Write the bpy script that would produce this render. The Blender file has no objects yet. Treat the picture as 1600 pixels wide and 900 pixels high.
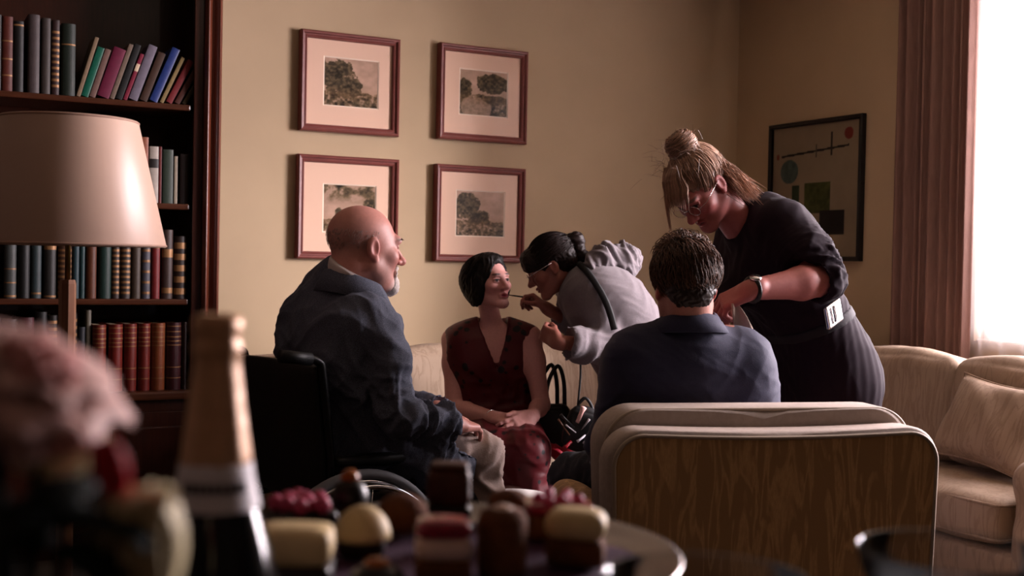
import bpy, bmesh, math, random
import numpy as np
from mathutils import Vector, Matrix

random.seed(7)
RNG = np.random.default_rng(11)
SC = bpy.context.scene
COL = SC.collection

# ------------------------------------------------------------------ camera
FPX = 1870.0                       # focal length in pixels of the 1600x900 frame
CAMPOS = Vector((0.0, 0.0, 1.20))
YAW, PITCH, ROLL = math.radians(28.0), math.atan(40 / FPX), 0.020
_f0 = Vector((math.sin(YAW), math.cos(YAW), 0)); _r0 = Vector((math.cos(YAW), -math.sin(YAW), 0)); _u0 = Vector((0, 0, 1))
FWD = (_f0 * math.cos(PITCH) - _u0 * math.sin(PITCH)).normalized()
_u1 = _r0.cross(FWD).normalized()
RIGHT = _r0 * math.cos(ROLL) + _u1 * math.sin(ROLL)
UP = _u1 * math.cos(ROLL) - _r0 * math.sin(ROLL)
cam_data = bpy.data.cameras.new('camera')
cam = bpy.data.objects.new('camera', cam_data); COL.objects.link(cam)
cam.matrix_world = Matrix(((RIGHT.x, UP.x, -FWD.x, CAMPOS.x), (RIGHT.y, UP.y, -FWD.y, CAMPOS.y),
                           (RIGHT.z, UP.z, -FWD.z, CAMPOS.z), (0, 0, 0, 1)))
cam_data.sensor_width = 36.0
cam_data.lens = 36.0 * FPX / 1600.0
cam_data.clip_start = 0.02
cam_data.dof.use_dof = True
cam_data.dof.focus_distance = 3.7
cam_data.dof.aperture_fstop = 4.6
SC.camera = cam

# ------------------------------------------------------------------ light and exposure
SC.view_settings.view_transform = 'Standard'
SC.view_settings.look = 'None'
SC.view_settings.exposure = 0.0
SC.view_settings.gamma = 1.0
SC.view_settings.use_curve_mapping = False
world = bpy.data.worlds.new('overcast_sky'); SC.world = world; world.use_nodes = True
world.node_tree.nodes['Background'].inputs[0].default_value = (1.0, 0.95, 0.97, 1)
world.node_tree.nodes['Background'].inputs[1].default_value = 1.6

D_WALL = 5.30                      # back wall plane y
W_WALL = 4.21                      # right wall plane x
WIN_Y0, WIN_Y1, WIN_Z0, WIN_Z1 = 1.45, 3.64, 0.90, 2.56

def area_light(name, loc, target, sx, sy, power, color):
    l = bpy.data.lights.new(name, 'AREA'); l.shape = 'RECTANGLE'; l.size = sx; l.size_y = sy
    l.energy = power; l.color = color
    o = bpy.data.objects.new(name, l); COL.objects.link(o)
    o.location = loc
    o.rotation_euler = (Vector(target) - Vector(loc)).to_track_quat('-Z', 'Y').to_euler()
    return o
# daylight standing outside the window on the right wall
daylight = area_light('daylight', (W_WALL + 0.75, 2.75, 1.95), (1.6, 4.0, 1.0), 2.5, 1.8, 800, (1.0, 0.89, 0.95))
# film lamp outside the same window, shining past the sitters on the wall of engravings
film_lamp = area_light('film_lamp', (W_WALL + 0.95, 2.25, 2.0), (2.95, 5.3, 0.72), 0.7, 0.7, 44, (1.0, 0.92, 0.95))
film_lamp.data.spread = math.radians(46)

# ------------------------------------------------------------------ pixel to world
def P(u, v, d):
    q = CAMPOS + (FWD + RIGHT * ((u - 800) / FPX) - UP * ((v - 450) / FPX)) * d
    return np.array(q)
def cdir(r, f, z=0.0):             # a direction: r to the right of the view, f away from it, z up
    v = _r0 * r + _f0 * f + _u0 * z
    return np.array(v.normalized())
def at_y(u, v, y):
    q = FWD + RIGHT * ((u - 800) / FPX) - UP * ((v - 450) / FPX)
    return np.array(CAMPOS + q * ((y - CAMPOS.y) / q.y))
def at_x(u, v, x):
    q = FWD + RIGHT * ((u - 800) / FPX) - UP * ((v - 450) / FPX)
    return np.array(CAMPOS + q * ((x - CAMPOS.x) / q.x))
def at_z(u, v, z):
    q = FWD + RIGHT * ((u - 800) / FPX) - UP * ((v - 450) / FPX)
    return np.array(CAMPOS + q * ((z - CAMPOS.z) / q.z))

# ------------------------------------------------------------------ materials
def lin(c):
    if isinstance(c, str):
        c = c.lstrip('#'); c = [int(c[i:i + 2], 16) / 255 for i in (0, 2, 4)]
    return tuple((x / 12.92 if x <= 0.04045 else ((x + 0.055) / 1.055) ** 2.4) for x in c[:3]) + (1.0,)

_MATS = {}
def mat(name, color='#808080', rough=0.7, metal=0.0, noise=0.0, nscale=30.0, bump=0.0, bscale=200.0, stretch=(1, 1, 1),
        color2=None, sheen=0.0, coat=0.0, vcol=False, wave=None, spec=0.4, sss=0.0, trans=0.0, ior=1.45, alpha=1.0):
    if name in _MATS: return _MATS[name]
    m = bpy.data.materials.new(name); m.use_nodes = True; nt = m.node_tree; N = nt.nodes; L = nt.links
    b = N['Principled BSDF']
    b.inputs['Roughness'].default_value = rough; b.inputs['Metallic'].default_value = metal
    b.inputs['Specular IOR Level'].default_value = spec
    b.inputs['Sheen Weight'].default_value = sheen * 0.4
    b.inputs['Coat Weight'].default_value = coat
    b.inputs['Transmission Weight'].default_value = trans
    b.inputs['IOR'].default_value = ior
    b.inputs['Alpha'].default_value = alpha
    if sss > 0:
        b.inputs['Subsurface Weight'].default_value = sss
        b.inputs['Subsurface Radius'].default_value = (0.02, 0.008, 0.004)
        b.inputs['Subsurface Scale'].default_value = 0.5
    c1 = lin(color)
    src = None
    tc = N.new('ShaderNodeTexCoord'); mp = N.new('ShaderNodeMapping'); mp.inputs['Scale'].default_value = stretch
    L.new(tc.outputs['Object'], mp.inputs['Vector'])
    if vcol:
        at = N.new('ShaderNodeAttribute'); at.attribute_name = 'Col'; src = at.outputs['Color']
    if noise > 0 or color2:
        nz = N.new('ShaderNodeTexNoise'); nz.inputs['Scale'].default_value = nscale; nz.inputs['Detail'].default_value = 4
        L.new(mp.outputs[0], nz.inputs['Vector'])
        rp = N.new('ShaderNodeValToRGB'); L.new(nz.outputs['Fac'], rp.inputs['Fac'])
        rp.color_ramp.elements[0].position = 0.3; rp.color_ramp.elements[1].position = 0.7
        mx = N.new('ShaderNodeMix'); mx.data_type = 'RGBA'
        if src is not None:
            mx.blend_type = 'MULTIPLY'; mx.inputs[0].default_value = 1.0
            L.new(src, mx.inputs[6])
            lo = 1 - noise
            rp.color_ramp.elements[0].color = (lo, lo, lo, 1); rp.color_ramp.elements[1].color = (1, 1, 1, 1)
            L.new(rp.outputs[0], mx.inputs[7])
            src = mx.outputs[2]
        else:
            c2 = lin(color2) if color2 else tuple(x * (1 - noise) for x in c1[:3]) + (1,)
            rp.color_ramp.elements[0].color = c2; rp.color_ramp.elements[1].color = c1
            src = rp.outputs[0]
    if src is not None: L.new(src, b.inputs['Base Color'])
    else: b.inputs['Base Color'].default_value = c1
    if bump > 0:
        nb = N.new('ShaderNodeTexNoise'); nb.inputs['Scale'].default_value = bscale; nb.inputs['Detail'].default_value = 3
        L.new(mp.outputs[0], nb.inputs['Vector'])
        h = nb.outputs['Fac']
        if wave:
            wv = N.new('ShaderNodeTexWave'); wv.inputs['Scale'].default_value = wave; wv.inputs['Distortion'].default_value = 1.0
            L.new(mp.outputs[0], wv.inputs['Vector']); h = wv.outputs['Fac']
        bp = N.new('ShaderNodeBump'); bp.inputs['Strength'].default_value = bump; bp.inputs['Distance'].default_value = 0.004
        L.new(h, bp.inputs['Height']); L.new(bp.outputs[0], b.inputs['Normal'])
    _MATS[name] = m
    return m

# ------------------------------------------------------------------ objects
def tag(o, label=None, cat=None, group=None, kind=None):
    if label: o['label'] = label
    if cat: o['category'] = cat
    if group: o['group'] = group
    if kind: o['kind'] = kind
    return o
def empty(name, loc, label=None, cat=None, group=None):
    o = bpy.data.objects.new(name, None); COL.objects.link(o); o.location = Vector(loc); o.empty_display_size = 0.05
    return tag(o, label, cat, group)
def bmobj(name, bm, m=None, parent=None, loc=(0, 0, 0), rot=(0, 0, 0), smooth=False):
    me = bpy.data.meshes.new(name); bm.to_mesh(me); bm.free()
    return meobj(name, me, m, parent, loc, rot, smooth)
def meobj(name, me, m=None, parent=None, loc=(0, 0, 0), rot=(0, 0, 0), smooth=False):
    o = bpy.data.objects.new(name, me); COL.objects.link(o)
    if m and not me.materials: me.materials.append(m)
    if smooth: me.polygons.foreach_set('use_smooth', [True] * len(me.polygons))
    o.location = Vector(loc); o.rotation_euler = rot
    if parent: o.parent = parent
    return o
def pymesh(name, v, f, m=None, parent=None, loc=(0, 0, 0), rot=(0, 0, 0), smooth=True):
    me = bpy.data.meshes.new(name)
    v = np.asarray(v, dtype=float)
    me.from_pydata([tuple(x) for x in v], [], [tuple(int(i) for i in q) for q in f]); me.update()
    return meobj(name, me, m, parent, loc, rot, smooth)
def set_cols(o, cols):
    me = o.data
    a = me.color_attributes.new('Col', 'FLOAT_COLOR', 'POINT')
    c = np.ones((len(me.vertices), 4), np.float32); c[:, :3] = cols
    a.data.foreach_set('color', c.ravel())

def add_box(bm, c, s, bev=0.0, seg=2, mtx=None):
    r = bmesh.ops.create_cube(bm, size=1.0)
    vs = r['verts']
    for v in vs: v.co = Vector((v.co.x * s[0] + c[0], v.co.y * s[1] + c[1], v.co.z * s[2] + c[2]))
    if bev > 0:
        es = list({e for v in vs for e in v.link_edges})
        rr = bmesh.ops.bevel(bm, geom=es, offset=bev, segments=seg, profile=0.6, affect='EDGES')
        vs = list({v for f in rr['faces'] for v in f.verts} | {v for v in vs if v.is_valid})
    if mtx is not None:
        for v in vs: v.co = mtx @ v.co
    return vs
def boxobj(name, c, s, m, parent=None, bev=0.004, loc=(0, 0, 0), rot=(0, 0, 0), seg=2):
    bm = bmesh.new(); add_box(bm, c, s, bev, seg)
    return bmobj(name, bm, m, parent, loc, rot, smooth=False)
def lathe(prof, n=40, cap=True):
    v = []; f = []
    for (r, z) in prof:
        for k in range(n):
            a = 2 * math.pi * k / n; v.append((r * math.cos(a), r * math.sin(a), z))
    m = len(prof)
    for i in range(m - 1):
        for k in range(n):
            k2 = (k + 1) % n
            f.append((i * n + k, i * n + k2, (i + 1) * n + k2, (i + 1) * n + k))
    if cap:
        f.append(tuple(range(n))[::-1]); f.append(tuple((m - 1) * n + k for k in range(n)))
    return np.array(v), f
def tube(pts, r, n=8, cap=True, flat=None, taper=None):
    """tube along points; r is a number or a list; flat=(axis, factor) squeezes the section"""
    pts = [np.array(p, float) for p in pts]
    v = []; f = []
    m = len(pts); rs = r if hasattr(r, '__len__') else [r] * m
    prev = None
    for i, p in enumerate(pts):
        t = pts[min(i + 1, m - 1)] - pts[max(i - 1, 0)]; t = t / (np.linalg.norm(t) + 1e-9)
        if prev is None:
            a = np.array((0, 0, 1.0)) if abs(t[2]) < 0.9 else np.array((1.0, 0, 0))
            x = np.cross(t, a)
        else:
            x = prev - t * np.dot(prev, t)
        x = x / (np.linalg.norm(x) + 1e-9); prev = x; y = np.cross(t, x)
        for k in range(n):
            an = 2 * math.pi * k / n
            q = (x * math.cos(an) + y * math.sin(an)) * rs[i]
            if flat is not None:
                w = np.array(flat[0], float); q = q - w * np.dot(q, w) * (1 - flat[1])
            v.append(p + q)
    for i in range(m - 1):
        for k in range(n):
            k2 = (k + 1) % n
            f.append((i * n + k, i * n + k2, (i + 1) * n + k2, (i + 1) * n + k))
    if cap:
        f.append(tuple(range(n))[::-1]); f.append(tuple((m - 1) * n + k for k in range(n)))
    return np.array(v), f
def join(parts):
    V = []; F = []; o = 0
    for v, f in parts:
        V.append(np.asarray(v, float)); F += [tuple(i + o for i in q) for q in f]; o += len(v)
    return np.vstack(V), F
def bez(pts, n=24):
    """smooth curve through points (Catmull-Rom)"""
    p = [np.array(q, float) for q in pts]; p = [2 * p[0] - p[1]] + p + [2 * p[-1] - p[-2]]
    out = []
    segs = len(p) - 3
    for i in range(segs):
        m = max(2, n // segs)
        for k in range(m + (1 if i == segs - 1 else 0)):
            t = k / m
            a, b, c, d = p[i:i + 4]
            out.append(0.5 * (2 * b + (c - a) * t + (2 * a - 5 * b + 4 * c - d) * t * t + (3 * b - 3 * c + d - a) * t ** 3))
    return out

def cushion_mesh(sx, sy, sz, r=0.05, puff=0.03, n=14, sag=0.0, pinch=0.0, seed=0, wr=0.006):
    """upholstery block centred on the origin: rounded box, faces puffed, soft irregularities"""
    n = max(6, n)
    g = np.linspace(-1, 1, n + 1)
    # denser near the borders
    g = np.sign(g) * (1 - (1 - np.abs(g)) ** 1.35)
    V = {}; verts = []; F = []
    def vid(i, j, k):
        key = (i, j, k)
        if key not in V: V[key] = len(verts); verts.append((g[i], g[j], g[k]))
        return V[key]
    for a in range(n):
        for b in range(n):
            F.append((vid(a, b, 0), vid(a, b + 1, 0), vid(a + 1, b + 1, 0), vid(a + 1, b, 0)))
            F.append((vid(a, b, n), vid(a + 1, b, n), vid(a + 1, b + 1, n), vid(a, b + 1, n)))
            F.append((vid(a, 0, b), vid(a + 1, 0, b), vid(a + 1, 0, b + 1), vid(a, 0, b + 1)))
            F.append((vid(a, n, b), vid(a, n, b + 1), vid(a + 1, n, b + 1), vid(a + 1, n, b)))
            F.append((vid(0, a, b), vid(0, a, b + 1), vid(0, a + 1, b + 1), vid(0, a + 1, b)))
            F.append((vid(n, a, b), vid(n, a + 1, b), vid(n, a + 1, b + 1), vid(n, a, b + 1)))
    q = np.array(verts)
    h = np.array((sx, sy, sz)) / 2
    p = q * h
    inner = np.clip(p, -(h - r), h - r)
    dlt = p - inner; ln = np.linalg.norm(dlt, axis=1, keepdims=True)
    # round
    out = inner + np.where(ln > 1e-9, dlt / np.maximum(ln, 1e-9) * r, 0)
    w = 1 - np.abs(q)
    bx, by, bz = [np.clip(1 - q[:, i] ** 2, 0, 1) for i in range(3)]
    out[:, 2] += np.sign(q[:, 2]) * (np.abs(q[:, 2]) > 0.999) * puff * bx * by
    out[:, 1] += np.sign(q[:, 1]) * (np.abs(q[:, 1]) > 0.999) * puff * 0.5 * bx * bz
    out[:, 0] += np.sign(q[:, 0]) * (np.abs(q[:, 0]) > 0.999) * puff * 0.5 * by * bz
    if pinch > 0:
        out[:, 0] *= 1 - pinch * (1 - bz) * 0 - pinch * (np.abs(q[:, 2]) ** 2) * 0
    rs = np.random.default_rng(seed)
    for _ in range(7):
        kx = rs.normal(0, 1, 3) * 2 * math.pi / 0.35; ph = rs.uniform(0, 6.28)
        out += (wr / 3) * np.sin(out @ kx + ph)[:, None] * (q / (np.linalg.norm(q, axis=1, keepdims=True)))
    return out, F
def pillow_mesh(w, h, t, n=18, seed=0, corner=0.12):
    """scatter cushion in the xz plane, thin edges and pointed corners"""
    g = np.linspace(-1, 1, n + 1)
    v = []; f = []
    rs = np.random.default_rng(seed)
    ph = rs.uniform(0, 6.28, 6)
    for s in (1, -1):
        for i in range(n + 1):
            for j in range(n + 1):
                a, b = g[i], g[j]
                e = ((1 - a * a) * (1 - b * b)) ** 0.42
                pin = 1 - corner * ((1 - abs(b)) * 0.0 + (1 - b * b) * a * a)
                pin2 = 1 - corner * ((1 - a * a) * b * b)
                wob = 0.006 * (math.sin(5 * a + ph[0]) * math.sin(4 * b + ph[1])) + 0.004 * math.sin(9 * a + 7 * b + ph[2])
                v.append((a * w / 2 * pin, s * (t / 2 * e + wob * e), b * h / 2 * pin2))
    m = n + 1
    for s in range(2):
        o = s * m * m
        for i in range(n):
            for j in range(n):
                q = (o + i * m + j, o + (i + 1) * m + j, o + (i + 1) * m + j + 1, o + i * m + j + 1)
                f.append(q if s == 1 else q[::-1])
    return np.array(v), f
def piping_path(pts, r=0.006):
    return tube(list(pts) + [pts[0], pts[1]], r, 6, cap=False)

# ------------------------------------------------------------------ distance-field modelling of bodies and clothes
class SDF:
    def __init__(s): s.ops = []
    def _add(s, kind, fn, lo, hi, k, col): s.ops.append((kind, fn, np.array(lo, float), np.array(hi, float), k, col))
    def cone(s, a, b, ra, rb, k=0.02, flat=None, op='u', col=None):
        a = np.array(a, float); b = np.array(b, float); ba = b - a; L2 = float(ba @ ba) + 1e-12
        def fn(X, Y, Z):
            px, py, pz = X - a[0], Y - a[1], Z - a[2]
            t = np.clip((px * ba[0] + py * ba[1] + pz * ba[2]) / L2, 0, 1)
            qx, qy, qz = px - t * ba[0], py - t * ba[1], pz - t * ba[2]
            if flat is not None:
                w, fac = flat; c = (qx * w[0] + qy * w[1] + qz * w[2]) * (fac - 1)
                qx, qy, qz = qx + c * w[0], qy + c * w[1], qz + c * w[2]
            return np.sqrt(qx * qx + qy * qy + qz * qz) - (ra + (rb - ra) * t)
        R = max(ra, rb)
        if flat is not None and flat[1] < 1: R = R / flat[1]
        s._add(op, fn, np.minimum(a, b) - R, np.maximum(a, b) + R, k, col)
        return s
    def chain(s, pts, rs, k=0.02, flat=None, op='u'):
        for i in range(len(pts) - 1): s.cone(pts[i], pts[i + 1], rs[i], rs[i + 1], k, flat, op)
        return s
    def ell(s, c, r, R=None, k=0.02, op='u', col=None):
        c = np.array(c, float); r = np.array(r, float); R = np.eye(3) if R is None else np.array(R, float)   # rows = axes
        def fn(X, Y, Z):
            px, py, pz = X - c[0], Y - c[1], Z - c[2]
            x = px * R[0][0] + py * R[0][1] + pz * R[0][2]
            y = px * R[1][0] + py * R[1][1] + pz * R[1][2]
            z = px * R[2][0] + py * R[2][1] + pz * R[2][2]
            k0 = np.sqrt((x / r[0]) ** 2 + (y / r[1]) ** 2 + (z / r[2]) ** 2)
            k1 = np.sqrt((x / r[0] ** 2) ** 2 + (y / r[1] ** 2) ** 2 + (z / r[2] ** 2) ** 2) + 1e-9
            return k0 * (k0 - 1) / k1
        ext = np.sqrt(((R * r[:, None]) ** 2).sum(0))
        s._add(op, fn, c - ext, c + ext, k, col)
        return s
    def box(s, c, h, R=None, rnd=0.01, k=0.01, op='u'):
        c = np.array(c, float); h = np.array(h, float); R = np.eye(3) if R is None else np.array(R, float)
        def fn(X, Y, Z):
            px, py, pz = X - c[0], Y - c[1], Z - c[2]
            x = np.abs(px * R[0][0] + py * R[0][1] + pz * R[0][2]) - h[0] + rnd
            y = np.abs(px * R[1][0] + py * R[1][1] + pz * R[1][2]) - h[1] + rnd
            z = np.abs(px * R[2][0] + py * R[2][1] + pz * R[2][2]) - h[2] + rnd
            o = np.sqrt(np.maximum(x, 0) ** 2 + np.maximum(y, 0) ** 2 + np.maximum(z, 0) ** 2)
            return o + np.minimum(np.maximum(x, np.maximum(y, z)), 0) - rnd
        ext = (np.abs(R) * h[:, None]).sum(0)
        s._add(op, fn, c - ext, c + ext, k, None)
        return s
    def cut(s, c, n, k=0.005):      # removes what lies on the side n points to
        c = np.array(c, float); n = np.array(n, float); n = n / np.linalg.norm(n)
        def fn(X, Y, Z): return (X - c[0]) * n[0] + (Y - c[1]) * n[1] + (Z - c[2]) * n[2]
        s._add('cut', fn, None, None, k, None)
        return s
    def bounds(s, pad):
        lo = np.min([o[2] for o in s.ops if o[0] == 'u'], axis=0) - pad
        hi = np.max([o[3] for o in s.ops if o[0] == 'u'], axis=0) + pad
        return lo, hi
    def grid(s, lo, hi, h):
        n = np.maximum(np.ceil((hi - lo) / h).astype(int) + 1, 3)
        ax = [(lo[i] + h * np.arange(n[i])).astype(np.float32) for i in range(3)]
        d = np.full(n, 0.5, np.float32)
        for kind, fn, l, u, k, col in s.ops:
            if kind == 'cut': i0 = np.zeros(3, int); i1 = n
            else:
                pad = max(k, 0) + 2.5 * h
                i0 = np.clip(np.floor((l - pad - lo) / h).astype(int), 0, n); i1 = np.clip(np.ceil((u + pad - lo) / h).astype(int) + 1, 0, n)
                if np.any(i1 - i0 < 1): continue
            sl = tuple(slice(i0[q], i1[q]) for q in range(3))
            X = ax[0][sl[0]][:, None, None]; Y = ax[1][sl[1]][None, :, None]; Z = ax[2][sl[2]][None, None, :]
            e = np.asarray(fn(X, Y, Z), np.float32); a = d[sl]
            kk = max(k, 1e-4)
            if kind == 'u':
                hh = np.maximum(kk - np.abs(a - e), 0) / kk
                d[sl] = np.minimum(a, e) - hh * hh * kk * 0.25
            else:
                if kind == 's': e = -e
                hh = np.maximum(kk - np.abs(a - e), 0) / kk
                d[sl] = np.maximum(a, e) + hh * hh * kk * 0.25
        return d
    def mesh(s, h, boxes=None):
        """boxes: list of (lo, hi, h) sampled finer; the coarse mesh is left out inside them"""
        lo, hi = s.bounds(0.045)
        V, F = surface_nets(s.grid(lo, hi, h), lo, h)
        if boxes:
            cen = V[F].mean(1)
            keep = np.ones(len(F), bool)
            for bl, bh, hh in boxes:
                keep &= ~np.all((cen > np.array(bl) + h) & (cen < np.array(bh) - h), axis=1)
            parts = [(V, F[keep])]
            for bl, bh, hh in boxes: 
                bl = np.array(bl, float); bh = np.array(bh, float)
                parts.append(surface_nets(s.grid(bl, bh, hh), bl, hh))
            o = 0; VV = []; FF = []
            for v, f in parts:
                VV.append(v); FF.append(f + o); o += len(v)
            V = np.vstack(VV); F = np.vstack(FF)
        used = np.zeros(len(V), bool); used[F.ravel()] = True
        idx = np.cumsum(used) - 1
        return V[used], idx[F]

def surface_nets(d, lo, h):
    s = d < 0
    nx, ny, nz = [q - 1 for q in d.shape]
    cnt = np.zeros((nx, ny, nz), np.uint8)
    for i in (0, 1):
        for j in (0, 1):
            for k in (0, 1): cnt += s[i:i + nx, j:j + ny, k:k + nz]
    act = (cnt > 0) & (cnt < 8)
    I = np.argwhere(act)
    if len(I) == 0: return np.zeros((0, 3)), np.zeros((0, 4), int)
    vid = np.full(act.shape, -1, np.int64); vid[act] = np.arange(len(I))
    acc = np.zeros((len(I), 3)); n = np.zeros(len(I))
    corners = [(i, j, k) for i in (0, 1) for j in (0, 1) for k in (0, 1)]
    val = {c: d[I[:, 0] + c[0], I[:, 1] + c[1], I[:, 2] + c[2]] for c in corners}
    for c in corners:
        for a in range(3):
            if c[a] == 0:
                e = list(c); e[a] = 1; e = tuple(e)
                v0, v1 = val[c], val[e]
                m = (v0 < 0) != (v1 < 0)
                t = np.where(m, v0 / np.where(m, v0 - v1, 1), 0)
                p = np.array(c, float)[None, :].repeat(len(I), 0); p[:, a] = t
                acc[m] += p[m]; n[m] += 1
    V = lo + h * (I + acc / np.maximum(n, 1)[:, None])
    F = []
    for a in range(3):
        b, c = (a + 1) % 3, (a + 2) % 3
        sl0 = [slice(None)] * 3; sl1 = [slice(None)] * 3
        sl0[a] = slice(0, -1); sl1[a] = slice(1, None)
        s0 = s[tuple(sl0)]; s1 = s[tuple(sl1)]
        E = np.argwhere(s0 != s1)
        ok = (E[:, b] > 0) & (E[:, c] > 0) & (E[:, b] < act.shape[b]) & (E[:, c] < act.shape[c]) & (E[:, a] < act.shape[a])
        E = E[ok]
        sg = s0[E[:, 0], E[:, 1], E[:, 2]]
        q = []
        for db, dc in ((-1, -1), (0, -1), (0, 0), (-1, 0)):
            G = E.copy(); G[:, b] += db; G[:, c] += dc
            q.append(vid[G[:, 0], G[:, 1], G[:, 2]])
        q = np.stack(q, 1)
        q[~sg] = q[~sg][:, ::-1]
        F.append(q)
    F = np.vstack(F)
    return V, F[(F >= 0).all(1)]

def vnormals(V, F):
    n = np.cross(V[F[:, 2]] - V[F[:, 0]], V[F[:, 3]] - V[F[:, 1]])
    N = np.zeros_like(V)
    for k in range(4): np.add.at(N, F[:, k], n)
    return N / (np.linalg.norm(N, axis=1, keepdims=True) + 1e-12)
def relax(V, F, it=1, w=0.5):
    for _ in range(it):
        A = np.zeros_like(V); c = np.zeros(len(V))
        for k in range(4):
            for j in (1, 3):
                np.add.at(A, F[:, k], V[F[:, (k + j) % 4]]); np.add.at(c, F[:, k], 1)
        V = V * (1 - w) + w * A / np.maximum(c, 1)[:, None]
    return V
def fastmesh(name, V, F, m, parent, origin=(0, 0, 0), cols=None):
    me = bpy.data.meshes.new(name)
    V = np.asarray(V, np.float64) - np.array(origin, float)
    F = np.asarray(F); nf = len(F)
    me.vertices.add(len(V)); me.vertices.foreach_set('co', V.ravel())
    me.loops.add(nf * 4); me.loops.foreach_set('vertex_index', F.ravel().astype(np.int32))
    me.polygons.add(nf); me.polygons.foreach_set('loop_start', np.arange(0, nf * 4, 4, dtype=np.int32))
    me.polygons.foreach_set('loop_total', np.full(nf, 4, np.int32))
    me.polygons.foreach_set('use_smooth', np.ones(nf, bool))
    me.update(calc_edges=True); me.validate()
    o = bpy.data.objects.new(name, me); COL.objects.link(o); me.materials.append(m)
    if parent: o.parent = parent
    if cols is not None: set_cols(o, cols)
    return o
def wrinkle(V, N, amp, seed=0, size=0.12, dirs=None, n=6, sharp=1.0):
    """cloth folds: sums of warped ridges, displaced along the normal"""
    rs = np.random.default_rng(seed)
    t = np.zeros(len(V))
    warp = np.stack([np.sin(V @ rs.normal(0, 1, 3) * 2 * math.pi / (size * 3) + rs.uniform(0, 6)) for _ in range(3)], 1) * size * 0.35
    Q = V + warp
    for i in range(n):
        k = rs.normal(0, 1, 3)
        if dirs is not None: k = np.array(dirs[i % len(dirs)], float) + 0.35 * k
        k = k / np.linalg.norm(k) * 2 * math.pi / (size * rs.uniform(0.6, 1.5))
        w = 1 - np.abs(np.sin(Q @ k * 0.5 + rs.uniform(0, 6)))
        t += w ** (1.5 * sharp) - 0.35
    return V + N * (amp * t / n * 2.2)[:, None]
def unit(v): v = np.array(v, float); return v / (np.linalg.norm(v) + 1e-12)
def lerp(a, b, t): return np.array(a) * (1 - t) + np.array(b) * t
# ================================================================== the room
RX0, RY0, RZ1 = -2.0, -1.3, 2.78
M_WALL = mat('wall_paint', '#b8a183', rough=0.85, noise=0.07, nscale=3.0, bump=0.15, bscale=350)
M_DARKWALL = mat('dark_panelling', '#46392f', rough=0.7, noise=0.2, nscale=8, stretch=(3, 3, 0.4))
M_CEIL = mat('ceiling_paint', '#a89a84', rough=0.9)
M_FLOOR = mat('carpet', '#4a3a2c', rough=0.95, noise=0.3, nscale=60, bump=0.6, bscale=600)
M_WHITE = mat('window_paint', '#e6e2da', rough=0.4)
def structure(o): o['kind'] = 'structure'; return o
structure(boxobj('floor', ((RX0 + W_WALL) / 2, (RY0 + D_WALL) / 2, -0.05), (W_WALL - RX0 + 0.4, D_WALL - RY0 + 0.4, 0.1), M_FLOOR, bev=0))
structure(boxobj('ceiling', ((RX0 + W_WALL) / 2, (RY0 + D_WALL) / 2, RZ1 + 0.05), (W_WALL - RX0 + 0.4, D_WALL - RY0 + 0.4, 0.1), M_CEIL, bev=0))
structure(boxobj('wall_back', ((RX0 + W_WALL) / 2, D_WALL + 0.1, RZ1 / 2), (W_WALL - RX0 + 0.4, 0.2, RZ1), M_WALL, bev=0))
structure(boxobj('wall_left', (RX0 - 0.1, (RY0 + D_WALL) / 2, RZ1 / 2), (0.2, D_WALL - RY0, RZ1), M_DARKWALL, bev=0))
structure(boxobj('wall_front', ((RX0 + W_WALL) / 2, RY0 - 0.1, RZ1 / 2), (W_WALL - RX0 + 0.4, 0.2, RZ1), M_DARKWALL, bev=0))
bm = bmesh.new()
tw = 0.2; xc = W_WALL + tw / 2
add_box(bm, (xc, (RY0 + WIN_Y0) / 2, RZ1 / 2), (tw, WIN_Y0 - RY0, RZ1))
add_box(bm, (xc, (WIN_Y1 + D_WALL) / 2, RZ1 / 2), (tw, D_WALL - WIN_Y1, RZ1))
add_box(bm, (xc, (WIN_Y0 + WIN_Y1) / 2, WIN_Z0 / 2), (tw, WIN_Y1 - WIN_Y0, WIN_Z0))
add_box(bm, (xc, (WIN_Y0 + WIN_Y1) / 2, (WIN_Z1 + RZ1) / 2), (tw, WIN_Y1 - WIN_Y0, RZ1 - WIN_Z1))
structure(bmobj('wall_right', bm, M_WALL))
M_BASE = mat('baseboard_paint', '#7d6a4c', rough=0.5)
structure(boxobj('baseboard_back', ((RX0 + W_WALL) / 2, D_WALL - 0.008, 0.05), (W_WALL - RX0, 0.016, 0.1), M_BASE))
structure(boxobj('baseboard_right', (W_WALL - 0.008, (RY0 + D_WALL) / 2, 0.05), (0.016, D_WALL - RY0 - 0.04, 0.1), M_BASE))
# window: frame, mullion, panes
win = structure(empty('window_1', (W_WALL + 0.1, (WIN_Y0 + WIN_Y1) / 2, WIN_Z0)))
def winglass(nm='window_glass', ior=1.3):
    m = bpy.data.materials.new(nm); m.use_nodes = True; N = m.node_tree.nodes; L = m.node_tree.links
    N.remove(N['Principled BSDF']); out = N['Material Output']
    t = N.new('ShaderNodeBsdfTransparent'); g = N.new('ShaderNodeBsdfGlossy'); g.inputs['Roughness'].default_value = 0.02
    fr = N.new('ShaderNodeLayerWeight'); fr.inputs['Blend'].default_value = 1 - 1 / ior; mx = N.new('ShaderNodeMixShader')
    L.new(fr.outputs[0], mx.inputs[0]); L.new(t.outputs[0], mx.inputs[1]); L.new(g.outputs[0], mx.inputs[2]); L.new(mx.outputs[0], out.inputs[0])
    return m
M_PANE = winglass()
M_PICGLASS = winglass('picture_glass', 1.09)
wy, wz = WIN_Y1 - WIN_Y0, WIN_Z1 - WIN_Z0
bm = bmesh.new()
for s in (-1, 1):
    add_box(bm, (0, s * (wy / 2 - 0.035), wz / 2), (0.08, 0.07, wz), 0.006)
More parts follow.
